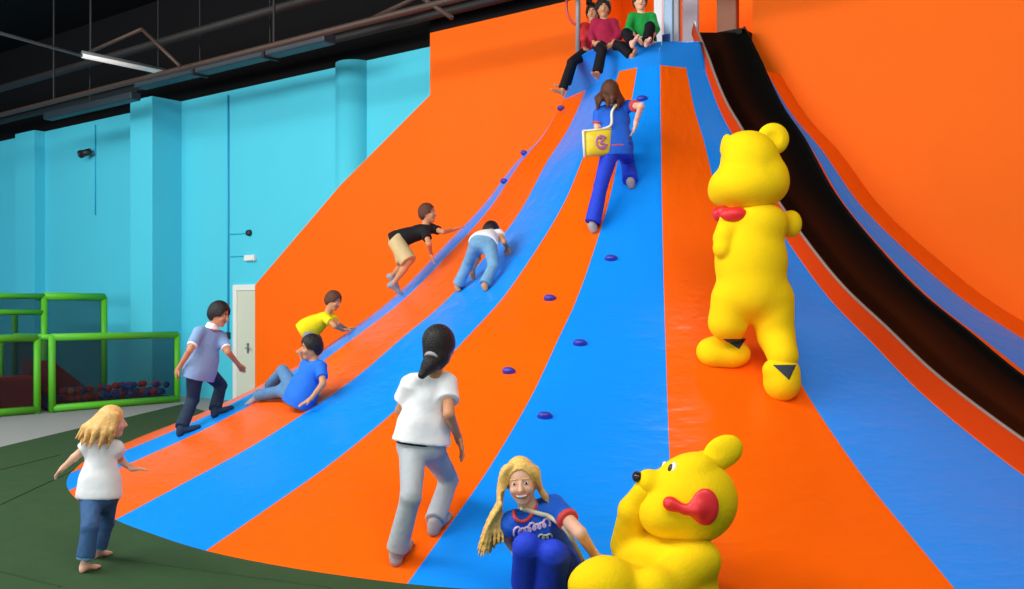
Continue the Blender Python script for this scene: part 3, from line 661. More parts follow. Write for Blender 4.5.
def hair(f, m, extra=(), thick=.012, fringe=0.0, res=.007, low=0, nape=None):
    hs, hd, hf, hu, hl = f.hs, f.hd, f.hf, f.hu, f.hl
    t = thick*hs
    pr = [el(hd+hu*.016*hs-hf*.012*hs, (.076*hs+t, .094*hs+t, .098*hs+t), (hl, hf, hu), .02), el(hd-hu*((.035 if extra else .018)+low)*hs-hf*.045*hs, (.064*hs+t, .05*hs+t, (.07 if extra else .052)*hs+t), (hl, hf, hu), .02)]
    pr += list(extra)
    pr += [el(hd+hf*.09*hs-hu*(.03+fringe)*hs, (.07*hs, .085*hs, .098*hs), (hl, hf, hu), .012, 'sub'), el(hd+hf*.035*hs-hu*.08*hs, (.11*hs, .07*hs, .085*hs), (hl, hf, hu), .012, 'sub')]
    return blob('hair', pr, m, f.root, res)
def brows_mouth(f, browm, smile=False):
    hs, hd, hf, hu, hl = f.hs, f.hd, f.hf, f.hu, f.hl
    for s in (-1, 1):
        c = hd+hf*.092*hs+hu*.027*hs+hl*s*.031*hs
        MB().tube([c-hl*.016*hs-hu*.003*hs-hf*.004*hs, c, c+hl*.016*hs-hu*.002*hs-hf*.006*hs], .004*hs, 6).build('eyebrow', browm, f.root, True, f.root.location) if False else blob('eyebrow', [rc(c-hl*.016*hs-hf*.004*hs, c+hl*.016*hs-hf*.005*hs, .0042*hs)], browm, f.root, .003*hs)
    c = hd+hf*.088*hs-hu*.058*hs
    if smile:
        blob('mouth', [el(c+hu*.004*hs, (.036*hs, .014*hs, .02*hs), (hl, hf, hu)), el(c+hu*.024*hs+hf*.004*hs, (.05*hs, .03*hs, .019*hs), (hl, hf, hu), .003, 'sub')], M['lip'], f.root, .0025*hs)
        blob('teeth', [el(c+hf*.004*hs+hu*.004*hs, (.03*hs, .0125*hs, .0145*hs), (hl, hf, hu)), el(c+hu*.0215*hs+hf*.004*hs, (.05*hs, .03*hs, .017*hs), (hl, hf, hu), .003, 'sub')], M['teeth'], f.root, .0025*hs)
    else: blob('mouth', [el(c, (.021*hs, .008*hs, .006*hs), (hl, hf, hu))], M['lip'], f.root, .0025*hs)
def report(f):
    Q = f.J; H = f.H
    print('FIG', f.root['label'][:34], 'D %.2f px/m %.0f' % (f.D, F/f.D), 'torso %.2f' % ((f.S-f.P).length/H/.29), ' '.join('%s %.2f' % (s+n, (Q[a+s]-Q[b+s]).length/H/r) for s in 'LR' for n, a, b, r in (('th', 'hi', 'kn', .245), ('sh', 'kn', 'an', .245), ('ua', 'sh', 'el', .18), ('fa', 'el', 'wr', .155))), 'shw %.2f' % ((Q['shR']-Q['shL']).length/H/.2))

# 1 toddler running on the mat
f = figure('toddler with blond hair running barefoot on the green mat, white top and blue jeans', 1.0,
    dict(nk=(103, 440), shL=(87, 447, .0), shR=(116, 447, .03), elL=(74, 458, -.02), wrL=(64, 467, -.03), elR=(121, 461), wrR=(132, 469, .08), hiL=(91, 496), hiR=(107, 496), knL=(90, 526), knR=(106, 522)),
    dict(L=((89, 571), cv(.45, 0, .9)), R=((101, 557), cv(.5, 0, .85))), M['skin'], cv(.85, -.1, .5), cv(.1, 1, 0), (112, 421), hands=dict(L=dict(side=-1, curl=.6), R=dict(d=cv(.9, -.05, .4), pn=cv(0, -1, 0), curl=.3)), g=1.12)
report(f)
top(f, M['whitecloth'], .32, hem=.02, fl=.02); bottoms(f, M['jeans'], 1.8, flare=.018)
cuff = [cc(f.J['kn'+s].lerp(f.J['an'+s], .72), f.J['kn'+s].lerp(f.J['an'+s], .86), .052, .052, .004) for s in 'LR']
for q in cuff: tag(blob('turned_cuff', [q], M['palejeans'], f.root, .007), 'pale turned-up jeans cuff')
h = f.hd; hx = []
for i in range(26):
    a = -1.1+i*.115; d = (-f.hf*math.cos(a)*1.0+f.hl*math.sin(a)); st = h+d*.075*f.hs+f.hu*.05*f.hs
    e = h+d*(.10+.03*((i*7) % 5)/5)-UP*(.10+.02*((i*3) % 4))+cv(-1, 0, -.1)*(.05+.015*((i*5) % 4))
    hx += [rc(st, st.lerp(e, .55)+d*.02, .022, .018, .012), rc(st.lerp(e, .55)+d*.02, e, .018, .005, .01)]
hair(f, M['goldhair'], hx, .012)

# 2 man stepping onto the slope
f = figure('young man in a pale blue checked shirt and dark jeans stepping up onto the slope', 1.48,
    dict(nk=(213, 324), shL=(199, 331, -.1), shR=(221, 336, .12), elL=(190, 350), wrL=(179, 368, -.15), elR=(228, 352), wrR=(238, 364, .18), hiL=(195, 371, -.08), hiR=(205, 370, .08), knL=(193, 399), knR=(221, 385)),
    dict(L=((188, 433), cv(.9, 0, .4)), R=((222, 414), cv(.9, 0, .4))), M['skin2'], cv(.85, -.28, -.25), cv(.2, 1, 0), (219.5, 314), hands=dict(L=dict(side=1, curl=1.1), R=dict(side=-1, curl=.4, pn=cv(0, -1, 0))), kb=-1)
report(f)
top(f, M['shirtblue'], .72, fl=.03); bottoms(f, M['darkjeans'], 1.95, flare=.02); hair(f, M['blackhair'], (), .022); brows_mouth(f, M['blackhair'])
tag(blob('collar', [cc(f.J['nk']-f.up*.05, f.J['nk']+f.up*.008, .07, .055, .01)], M['whitecloth'], f.root, .008), 'white undershirt collar')
for s in 'LR': tag(blob('sleeve_cuff', [cc(f.J['sh'+s].lerp(f.J['el'+s], .6), f.J['sh'+s].lerp(f.J['el'+s], .8), .052, .05, .01)], M['whitecloth'], f.root, .007), 'white sleeve end')
shoes(f, M['darkjeans'], 'sock')

# 3 boy sitting on the slope
f = figure('boy in a bright blue shirt and faded jeans sitting back on the slope', 1.28,
    dict(nk=(315, 358), shL=(306, 364, .08), shR=(321, 366, -.06), elL=(304, 380, .16), wrL=(300, 388, .16), elR=(323, 384, -.2), wrR=(311, 399, -.24), hiL=(298, 397, .07), hiR=(302, 400, -.06), knL=(283, 371), knR=(281, 391)),
    dict(L=((268, 393), cv(-.9, .2, .1)), R=((256, 402), cv(-.9, .2, .1))), M['skin2'], cv(-.9, -.12, -.45), cv(.1, 1, 0), (311, 347), D=depth(hit(302, 407)[0])-.04, hands=dict(L=dict(d=cv(.3, -.3, -.6), pn=cv(0, -1, .3)), R=dict(d=cv(-.75, -.4, -.2), pn=cv(0, -1, .2), curl=.1)), g=1.08, hipdd=0, kb=-1)
report(f)
top(f, M['blueshirt'], .65, fl=.03, o=.014); bottoms(f, M['midjeans'], 1.92, flare=.015); hair(f, M['blackhair'], (), .02); brows_mouth(f, M['blackhair']); shoes(f, M['sock'], 'sock')

# 4 boy in yellow shirt crouched behind
p4, _ = hit(345, 341)
f = figure('boy in a bright yellow shirt crawling up the far edge of the slope', 1.18,
    dict(nk=(328, 311), shL=(325, 317, -.1), shR=(330, 316, .12), elL=(335, 326), wrL=(343, 330, -.1), elR=(338, 324), wrR=(347, 329, .1), hiL=(306, 330, -.08), hiR=(308, 329, .08), knL=(314, 345, -.1), knR=(318, 343, .1), anL=(301, 352, -.1), anR=(304, 350, .1), toL=cv(.8, .3, 0), toR=cv(.8, .3, 0)),
    {}, M['skin2'], cv(.85, -.35, -.35), cv(.3, 1, 0), (333.5, 300.5), D=depth(hit(348, 335)[0])+.12, hands=dict(L=dict(d=cv(.9, .1, 0), pn=cv(0, -1, 0), curl=.2), R=dict(d=cv(.9, .2, 0), pn=cv(0, -1, 0), curl=.2)), g=1.08)
report(f)
top(f, M['yellowshirt'], .6, fl=.03); bottoms(f, M['grey'], .95, name='shorts'); hair(f, M['brownhair'], (), .018); brows_mouth(f, M['brownhair'])

# 5 boy in black shirt leaning on the edge
f = figure('boy in a black shirt and khaki shorts leaning forward against the edge of the slope', 1.28,
    dict(nk=(424, 222), shL=(425, 231, -.1), shR=(431, 228, .1), elL=(429, 244), wrL=(431, 254, -.1), elR=(443, 232), wrR=(453, 230, .12), hiL=(395, 240, -.08), hiR=(399, 239, .07), knL=(409, 262), knR=(405, 263), anL=(393, 284, -.08), anR=(392, 276, .1), toL=cv(.85, .2, 0), toR=cv(.5, -.7, 0)),
    {}, M['skin2'], cv(.95, .05, -.2), cv(-.1, 1, 0), (427.5, 213), D=11.2, hands=dict(L=dict(d=cv(.3, -.9, 0), pn=cv(1, 0, 0), curl=.2), R=dict(d=cv(.9, .35, 0), pn=cv(.3, -1, 0), curl=.2)), g=1.05)
report(f)
top(f, M['blackshirt'], .6, fl=.006); bottoms(f, M['khaki'], .98, o=.02, flare=.03, name='shorts'); hair(f, M['brownhair'], (), .014); brows_mouth(f, M['brownhair']); shoes(f, M['grey'], 'shoe')

# 6 boy bending over, seen from behind
f = figure('child in pale jeans bending over on the blue stripe, seen from behind', 1.22,
    dict(nk=(492, 230, .15), shL=(480, 236, .13), shR=(499, 234, .13), elL=(478, 258), wrL=(473, 270, .18), elR=(504, 242), wrR=(507, 247, .12), hiL=(477, 244, -.05), hiR=(489, 244, -.05), knL=(468, 264), knR=(494, 265)),
    dict(L=((461, 289), cv(.4, 0, .9)), R=((488, 288), cv(.4, 0, .9))), M['skin2'], cv(.1, -.85, .5), cv(.2, .5, 1), (491, 232, .24), hands=dict(L=dict(d=cv(0, -.8, .4), curl=.3), R=dict(d=cv(.3, -.8, .3), pn=cv(0, 0, -1), curl=.2)), g=1.02, kb=-1)
report(f)
top(f, M['whitecloth'], .35, hem=.0); bottoms(f, M['palejeans'], 1.93, o=.014, flare=.018); hair(f, M['blackhair'], (), .02)

# 7 woman with the yellow bag climbing
f = figure('woman in a royal blue uniform climbing near the top with a yellow shoulder bag', 1.50,
    dict(nk=(611, 104), shL=(599, 112, -.02), shR=(628, 106, .06), elL=(597, 131), wrL=(604, 140, .22), elR=(641, 106), wrR=(636, 122, -.12), hiL=(611, 149), hiR=(623, 147), knL=(601, 185), knR=(628, 163)),
    dict(L=((593, 228), cv(.1, 0, 1)), R=((631, 182), cv(.2, 0, 1))), M['skin'], cv(.05, -.1, 1), cv(0, 1, .1), (610, 93), hands=dict(R=dict(d=cv(-.2, -1, -.1), pn=cv(-1, 0, 0), curl=.5)), hipdd=-.02, kb=-1)
report(f)
FB = f
top(f, M['royaltop'], .55, fl=.01); bottoms(f, M['royal'], 1.93, o=.016, flare=.03)
h = f.hd; hx = []
for i in range(9):
    a = -1.2+i*.3; d = -f.hf*math.cos(a)+f.hl*math.sin(a); s0 = h+d*.07*f.hs; e = h+d*(.105+.02*(i % 3))*f.hs-UP*(.11+.035*((i*2) % 3))+cv(-1, 0, 0)*.03
    hx += [rc(s0, s0.lerp(e, .6)+d*.02, .03, .032, .015), rc(s0.lerp(e, .6)+d*.02, e, .03, .01, .01)]
hair(f, M['brownhair'], hx, .016)
sh = f.J
for s in 'LR':
    a, b = sh['sh'+s], sh['el'+s]; tag(blob('sleeve_cuff', [cc(a.lerp(b, .5), a.lerp(b, .6), .05*f.k+.016, .047*f.k+.016, .004)], M['redtrim'], f.root, .007), 'red sleeve band')
tag(blob('hem_band', [el(f.P+f.up*.0, (.168*f.k+.022, .118*f.k+.022, .02), (f.lat, f.fr, f.up))], M['redtrim'], f.root, .008), 'red hem band')
shoes(f, M['sock'], 'sock')
# her bag
bc = at(598, 143, f.D-.13); bx = cv(1, .13, .25); bz = cv(.12, 1, 0); bz = (bz-bx*bz.dot(bx)).normalized(); by = bx.cross(bz)
bag = empty('shoulder_bag', bc, 'yellow bag with a mauve emblem hanging behind the climbing woman in blue', 'bag')
wb, hb = .145, .125
def bp(x, y, z): return bc+bx*x+by*y+bz*z
bmv = MB(); n_ = 9; V = []; Fc = []
for i in range(n_):
    for j in range(n_):
        x = -1+2*i/(n_-1); z = -1+2*j/(n_-1); bul = .035*(1-x**4)*(1-z**4)
        V.append(bp(x*wb+z*.012, -.012-bul, z*hb)); 
for i in range(n_):
    for j in range(n_):
        x = -1+2*i/(n_-1); z = -1+2*j/(n_-1); bul = .035*(1-x**4)*(1-z**4)
        V.append(bp(x*wb+z*.012, .012+bul, z*hb))
q = n_*n_
for i in range(n_-1):
    for j in range(n_-1):
        a = i*n_+j; Fc += [(a, a+1, a+n_+1, a+n_), (q+a, q+a+n_, q+a+n_+1, q+a+1)]
for i in range(n_-1):
    Fc += [(i, q+i, q+i+1, i+1), (i*n_, (i+1)*n_, q+(i+1)*n_, q+i*n_), (i*n_+n_-1, q+i*n_+n_-1, q+(i+1)*n_+n_-1, (i+1)*n_+n_-1), ((n_-1)*n_+i, (n_-1)*n_+i+1, q+(n_-1)*n_+i+1, q+(n_-1)*n_+i)]
mesh_obj('pouch', V, Fc, M['bag'], bag, True, bag.location)
fs = -1 if by.dot(FWD) > 0 else 1
MB().tube([bp(.02+.055*math.cos(t), fs*.052, .0+.06*math.sin(t)) for t in np.linspace(.6, 5.9, 20)], .011, 8).build('emblem', M['bagprint'], bag, True, bag.location)
MB().tube(cr([bp(.0, fs*.055, .045), bp(.045, fs*.055, .03), bp(.005, fs*.055, 0), bp(.05, fs*.055, -.03), bp(.0, fs*.052, -.05)]), .011, 8).build('emblem', M['bagprint'], bag, True, bag.location)
MB().tube([bp(-wb*.98, fs*.02, hb), bp(-wb*1.08, fs*.02, -hb)], .014, 8).tube([bp(-wb, fs*.018, hb), bp(wb, fs*.018, hb)], .01, 8).build('piping', M['strap'], bag, True, bag.location)
bvb = None
tag(MB().tube(cr([bp(wb*.3, fs*.01, hb), at(611, 125, f.D-.13), at(612, 112, f.D-.115), at(617, 104, f.D-.08), at(622, 101, f.D), at(625, 108, f.D+.12), at(612, 130, f.D+.17)]), .013, 8).build('strap', M['strap'], bag, True, bag.location), 'pale shoulder strap')

# 8 woman in white shirt in front
f = figure('woman with a black ponytail, white shirt and light grey trousers walking up the slope', 1.60,
    dict(nk=(436, 368), shL=(411, 383, -.03), shR=(447, 381, .06), elL=(401, 410), wrL=(413, 424, .24), elR=(449, 414), wrR=(458, 437, .08), hiL=(413, 447), hiR=(429, 447), knL=(411, 496), knR=(449, 479)),
    dict(L=((402, 557), cv(.35, 0, .95)), R=((440, 528), cv(.45, 0, .9))), M['skin2'], cv(.45, 0, .9), cv(-.02, 1, 0), (440, 346), hands=dict(R=dict(d=cv(.3, -.95, .1), side=-1, curl=.5)), kb=-1)
report(f)
top(f, M['whitecloth'], .62, o=.016, fl=.022, hem=-.03, slo=.026); bottoms(f, M['greytrouser'], 1.95, o=.008, flare=.024)
hx = [rc(at(434, 352, f.D-.05), at(430, 365, f.D-.1), .04, .05, .02), rc(at(430, 365, f.D-.1), at(422, 375, f.D-.12), .05, .026, .02), el(at(438, 338, f.D-.02), (.085, .085, .075), None, .03)]
hair(f, M['blackhair'], hx, .02, low=.02)
tag(blob('hair_tie', [cc(at(433.5, 355, f.D-.07), at(432, 359, f.D-.085), .052, .052, .005)], M['sock'], f.root, .006), 'pale hair tie'); shoes(f, M['sock'], 'sock')
tag(blob('belt', [el(f.P+f.up*.02, (.168, .122, .014), (f.lat, f.fr, f.up))], M['blacktrouser'], f.root, .008), 'dark waistband')

# 9 blond woman crouching at the front
f = figure('smiling woman with long blond hair and blue uniform crouching at the foot of the slope', 1.62,
    dict(nk=(529, 510), shL=(512, 522, -.06), shR=(553, 504, .05), elL=(506, 535, .02), wrL=(512, 546, .10), elR=(580, 533), wrR=(594, 554, -.02), hiL=(535, 570, .14), hiR=(566, 566, .2), knL=(527, 546), knR=(553, 553)),
    dict(L=((525, 602), cv(-.1, 0, -1)), R=((552, 606), cv(.15, 0, -1))), M['skin'], cv(-.05, -.1, -1), cv(-.12, 1, -.12), (521, 480, -.08), hh=.235, res=.007, kb=1, hands=dict(L=dict(d=cv(.5, -.6, .4)), R=dict(d=cv(.35, -.9, 0), pn=cv(0, 0, 1), curl=.3)))
report(f)
ts = top(f, M['royaltop'], .55, fl=.012); bottoms(f, M['royal'], 1.9, o=.018, flare=.03); brows_mouth(f, M['goldhair'], True)
for s in 'LR':
    a, b = f.J['sh'+s], f.J['el'+s]; tag(blob('sleeve_cuff', [cc(a.lerp(b, .5), a.lerp(b, .6), .05*f.k+.016, .047*f.k+.016, .004)], M['redtrim'], f.root, .006), 'red sleeve band')
c0 = f.J['nk']
def on_shirt(px, py, o=.004):
    bvh = BVHTree.FromPolygons([tuple(v.co+f.root.location) for v in ts.data.vertices], [tuple(p.vertices) for p in ts.data.polygons])
    r = ray(px, py); h = bvh.ray_cast(CAM, r.normalized()); return (h[0]-r.normalized()*o) if h[0] is not None else at(px, py, f.D-.12)
tag(MB().tube(cr([on_shirt(x, y, .004) for x, y in ((514, 511), (515, 518), (521, 521.5), (528, 519), (534, 511), (536, 502))]), .0095, 8).build('collar', M['redtrim'], f.root, True, f.root.location), 'red collar')
def script(x0, y0, x1, y1, hgt, n, r, m, lab):
    """a run of looping joined-up letters drawn over the cloth"""
    P5 = []
    for q in range(n*10+1):
        t = q/(n*10); a = t*n*2*math.pi; hh_ = hgt*(1.0 if int(t*n) % 3 else 1.5)
        P5.append((x0+(x1-x0)*t-math.sin(a)*hgt*.42, y0+(y1-y0)*t-(1-math.cos(a))*.5*hh_))
    tag(MB().tube([on_shirt(x, y) for x, y in P5], r, 6).build('shirt_print', m, f.root, True, f.root.location), lab)
script(515, 536, 549, 526, 5.5, 7, .0065, M['pink'], 'pink lettering across the chest')
script(539, 541, 551, 537.5, 4, 3, .006, M['paleprint'], 'small pale print under the pink lettering')
tag(MB().tube(cr([on_shirt(*q, .012) for q in ((521, 508), (530, 511), (541, 514), (550, 517))]+[at(566, 530, f.D-.1), at(578, 551, f.D-.05), at(584, 563, f.D+.05)]), .012, 8).build('strap', M['strap'], f.root, True, f.root.location), 'cream strap across the chest')
hx = []; rr = random.Random(5); hs = f.hs; LF = -f.hl if f.hl.dot(RIGHT) > 0 else f.hl
for i in range(40):
    u = i/39; j = rr.random
    st = f.hd+f.hu*(.09-.03*u)*hs+LF*(.01+.045*j())*hs+f.hf*(.05-.1*u)*hs
    w1 = f.hd+LF*(.077+.01*j())*hs+f.hu*(.035+.02*j())*hs+f.hf*(.055-.1*u)*hs
    w2 = f.hd+LF*(.092+.03*u)*hs-f.hu*(.05+.02*j())*hs+f.hf*(.045-.09*u)*hs
    e = at(475+u*26+j()*5, 553-u*16+j()*8-max(0, .25-u)*25, f.D-.08+.14*j())
    P4 = cr([st, w1, w2, w2.lerp(e, .5)+LF*(.014*(1-u))+cv(-.2, 1, 0)*.012*j(), e], 4); n = len(P4)
    for q in range(n-1): r0 = .0095*(1-(q/(n-1))**2)+.005; r1 = .0095*(1-((q+1)/(n-1))**2)+.005; hx.append(rc(P4[q], P4[q+1], r0, r1, .007))
for i in range(16):
    u = i/15; j = rr.random
    st = f.hd+f.hu*(.09-.03*u)*hs-LF*(.0+.04*j())*hs+f.hf*(.05-.1*u)*hs
    w1 = f.hd-LF*(.076+.008*j())*hs+f.hu*(.03+.02*j())*hs+f.hf*(.04-.08*u)*hs
    w2 = f.hd-LF*(.083+.01*j())*hs-f.hu*(.05+.02*j())*hs-f.hf*(.0+.06*u)*hs
    e = f.hd-LF*(.10+.03*j())*hs-f.hu*(.12+.04*j())*hs-f.hf*(.05+.05*u)*hs
    P4 = cr([st, w1, w2, e], 4); n = len(P4)
    for q in range(n-1): r0 = .0095*(1-(q/(n-1))**2)+.005; r1 = .0095*(1-((q+1)/(n-1))**2)+.005; hx.append(rc(P4[q], P4[q+1], r0, r1, .007))
hair(f, M['blond'], hx, .008, fringe=-.004, res=.0055)

# 10-12 children sitting on the top edge
f = figure('child in a maroon top and black trousers sitting on the top edge of the slope', 1.25,
    dict(nk=(604, 18), shL=(595, 23, 0), shR=(614, 23, 0), elL=(591, 35), wrL=(594, 43, -.12), elR=(619, 36), wrR=(613, 43, -.15), hiL=(600, 46, .0), hiR=(610, 45, .0), knL=(602, 50, -.27), knR=(621, 46, -.22), anL=(597, 74, -.3), anR=(632, 56, -.32), toL=cv(-.5, 0, -1), toR=cv(.4, 0, -1)),
    {}, M['skin2'], cv(-.05, -.12, -1), cv(0, 1, 0), (603.5, 8), D=depth(hit(608, 54)[0])+.06, g=1.05, hands=dict(L=dict(d=cv(.5, -.5, -.3)), R=dict(d=cv(-.6, -.5, -.2))))
report(f)
top(f, M['maroon'], 1.8, hem=.03); bottoms(f, M['blacktrouser'], 1.92, flare=.02); hair(f, M['blackhair'], (), .022, fringe=.02); brows_mouth(f, M['blackhair'])
tag(blob('belt', [el(f.P+f.up*.03, (.15*f.k+.02, .11*f.k+.024, .016), (f.lat, f.fr, f.up))], M['whitecloth'], f.root, .008), 'white belt')
f = figure('child in a green top sitting with knees drawn up beside the pale blue post', 1.2,
    dict(nk=(641, 11), shL=(632, 17, 0), shR=(652, 17, .02), elL=(628, 29), wrL=(637, 38, -.2), elR=(656, 29), wrR=(652, 38, -.2), hiL=(637, 41, 0), hiR=(649, 41, 0), knL=(626, 33, -.2), knR=(650, 26, -.24), anL=(632, 43, -.3), anR=(647, 42, -.32), toL=cv(.5, -.1, -1), toR=cv(.1, -.1, -1)),
    {}, M['skin'], cv(.05, -.1, -1), cv(0, 1, 0), (640, 1), D=depth(hit(642, 52)[0])+.2, g=1.05)
report(f)
top(f, M['greencloth'], 1.5, hem=.03); bottoms(f, M['blacktrouser'], 1.9, flare=.02); hair(f, M['brownhair'], (), .02, fringe=.02); brows_mouth(f, M['brownhair'])
f = figure('child in red half hidden behind the rail post, black trousers hanging over the left edge', 1.25,
    dict(nk=(592, 22), shL=(584, 27, 0), shR=(599, 27, .1), elL=(584, 38), wrL=(585, 47, -.12), elR=(600, 40), wrR=(598, 48, -.1), hiL=(588, 52, 0), hiR=(595, 51, .05), knL=(572, 62, -.18), knR=(574, 60, -.05), anL=(562, 91, -.2), anR=(566, 86, -.1), toL=cv(-.8, -.2, -.4), toR=cv(-.8, -.2, -.3)),
    {}, M['skin2'], cv(-.3, -.1, -.9), cv(0, 1, 0), (593, 13), D=depth(hit(592, 66)[0])+.2, g=1.0)
report(f)
top(f, M['redcloth'], 1.8, hem=.03); bottoms(f, M['blacktrouser'], 1.92, flare=.015); hair(f, M['blackhair'], (), .022, fringe=.01); brows_mouth(f, M['blackhair'])

# ------------------------------------------------------------------ the two bear costumes
def eyeball(root, c, f_, r):
    f_ = f_.normalized()
    blob('eye', [el(c, (r, r*.6, r*1.3), None if False else ((f_.cross(UP)).normalized(), f_, (f_.cross(UP)).normalized().cross(f_)))], M['eyewhite'], root, .006)
    blob('pupil', [el(c+f_*r*.5, (r*.6, r*.35, r*.8), ((f_.cross(UP)).normalized(), f_, (f_.cross(UP)).normalized().cross(f_)))], M['iris'], root, .004)
# standing bear, seen from behind its right shoulder
pL, nL = hit(722, 362); pR, nR = hit(783, 396); D = (depth(pL)+depth(pR))/2; sB = D/F     # metres per pixel
print('BEAR1', D, depth(pL), depth(pR), pL, pR)
bear = empty('bear_costume', pR, 'yellow plush bear costume with a red bow standing on the orange stripe, seen from behind', 'bear costume')
B = lambda px, py, dd=0: at(px, py, D+dd)
px_ = sB
body = [el(B(751, 262), (36*px_, 31*px_, 46*px_), (RIGHT, FWD, UP), .05), el(B(752, 292), (34*px_, 31*px_, 30*px_), (RIGHT, FWD, UP), .06), el(B(757, 225), (30*px_, 27*px_, 24*px_), (RIGHT, FWD, UP), .06),
        rc(B(733, 222, -.02), B(724, 238, -.08), 14*px_, 11*px_, .03), el(B(723, 248, -.1), (10*px_, 10*px_, 11*px_), None, .02),
        rc(B(774, 222, .05), B(788, 226, .12), 13*px_, 10*px_, .04), el(B(791, 224, .12), (11*px_, 10*px_, 14*px_), None, .03),
        rc(B(733, 300), B(728, 322, .02), 22*px_, 19*px_, .05), rc(B(728, 322, .02), at(731, 332, depth(pL)), 19*px_, 14*px_, .03),
        rc(B(770, 300), B(776, 335, -.02), 24*px_, 18*px_, .05), rc(B(776, 335, -.02), at(783, 356, depth(pR)), 18*px_, 15*px_, .03),
        el(B(756, 302, -.16), (6*px_, 6*px_, 6*px_), None, .03)]
blob('costume_body', body, M['fur'], bear, .013)
t1 = (cv(-1, .12, .1)-nL*cv(-1, .12, .1).dot(nL)).normalized(); t2 = cv(.1, -.9, -.5); t2 = (t2-nR*t2.dot(nR)).normalized()
l1 = nL.cross(t1)
tag(blob('foot', [el(at(727, 352, depth(pL)), (24*px_, 18*px_, 15*px_), (t1, l1, nL), .03), el(at(713, 352, depth(pL)), (17*px_, 17*px_, 14*px_), (t1, l1, nL), .04)], M['fur'], bear, .012), 'rounded yellow plush foot')
tag(blob('foot', [el(at(782, 381, depth(pR)), (18*px_, 20*px_, 20*px_), (RIGHT, FWD, UP), .03), el(at(781, 370, depth(pR)-.02), (18*px_, 15*px_, 13*px_), (RIGHT, FWD, UP), .03)], M['fur'], bear, .012), 'rounded yellow plush foot')
def patch(tri, m, nm, root, lift, target):
    """thin felt patch laid on a surface: grid of a triangle cast from the viewer side onto the mesh"""
    bvs = [BVHTree.FromPolygons([tuple(v.co+root.location) for v in t_.data.vertices], [tuple(p.vertices) for p in t_.data.polygons]) for t_ in target]
    N = 12; V = []; idx = {}
    for i in range(N+1):
        for j in range(N+1-i):
            a, b = i/N, j/N; x = tri[0][0]*(1-a-b)+tri[1][0]*a+tri[2][0]*b; y = tri[0][1]*(1-a-b)+tri[1][1]*a+tri[2][1]*b
            r = ray(x, y).normalized(); h = min((b_.ray_cast(CAM, r) for b_ in bvs), key=lambda q: q[3] if q[0] is not None else 1e9)
            p = h[0] if h[0] is not None else at(x, y, depth(V[-1]) if V else D)
            n = h[1] if h[0] is not None else -FWD
            idx[(i, j)] = len(V); V.append(p+n*lift)
    Fc = []
    for i in range(N):
        for j in range(N-i):
            Fc.append((idx[(i, j)], idx[(i+1, j)], idx[(i, j+1)]))
            if j < N-i-1: Fc.append((idx[(i+1, j)], idx[(i+1, j+1)], idx[(i, j+1)]))
    o = mesh_obj(nm, V, Fc, m, root, True, root.location); so = o.modifiers.new('thick', 'SOLIDIFY'); so.thickness = .012; so.offset = 1; return o
ft = [c for c in bear.children if c.name.startswith('foot')]
tag(patch([(723, 339), (746, 339), (739, 349)], M['fursole'], 'foot_patch', bear, .003, [ft[0], bear.children[0]]), 'charcoal felt patch')
tag(patch([(773, 365), (796, 365), (789, 380)], M['fursole'], 'foot_patch', bear, .003, [ft[1], bear.children[0]]), 'charcoal felt patch')
hdf = cv(-.9, -.12, .35)
hp = [el(B(748, 186), (39*px_, 34*px_, 25*px_), (RIGHT, FWD, UP), .05), el(B(750, 162), (29*px_, 28*px_, 30*px_), (RIGHT, FWD, UP), .06), el(B(728, 193, .08), (19*px_, 24*px_, 14*px_), (RIGHT, FWD, UP), .05), el(B(768, 178), (20*px_, 24*px_, 22*px_), (RIGHT, FWD, UP), .05), el(B(745, 143), (20*px_, 18*px_, 11*px_), (RIGHT, FWD, UP), .04)]
head = blob('costume_head', hp, M['fur'], bear, .012)
el_ = [rc(B(763, 148), B(771, 140, -.02), 8*px_, 9*px_, .03), el(B(773, 139, -.02), (16*px_, 8*px_, 16*px_), (RIGHT, FWD, UP), .02), el(B(773, 139, -.09), (9*px_, 4*px_, 9*px_), (RIGHT, FWD, UP), .02, 'sub')]
blob('ear', el_, M['fur'], bear, .009)
blob('ear', [el(B(727, 147, .05), (6*px_, 13*px_, 13*px_), (RIGHT, FWD, UP), .02), rc(B(727, 150, .05), B(735, 158, .05), 6*px_, 8*px_, .03)], M['fur'], bear, .009)
eyeball(bear, B(722, 172, .14), cv(-.9, .2, .5), .03)
blob('nose', [el(B(718, 188, .24), (6*px_, 6*px_, 5*px_), (RIGHT, FWD, UP))], M['iris'], bear, .008)
bw = [el(B(734, 214.5, -.12), (14*px_, 8*px_, 7.5*px_), (cv(1, .0, 0), cv(0, 0, 1), UP), .02), el(B(723, 212, .0), (7*px_, 7*px_, 6*px_), (RIGHT, FWD, UP), .02), el(B(720, 214, .16), (10*px_, 8*px_, 8*px_), (cv(.4, 0, .9), cv(.9, 0, -.4), UP), .02)]
tag(blob('bow', bw, M['bow'], bear, .009), 'red satin bow under the chin')

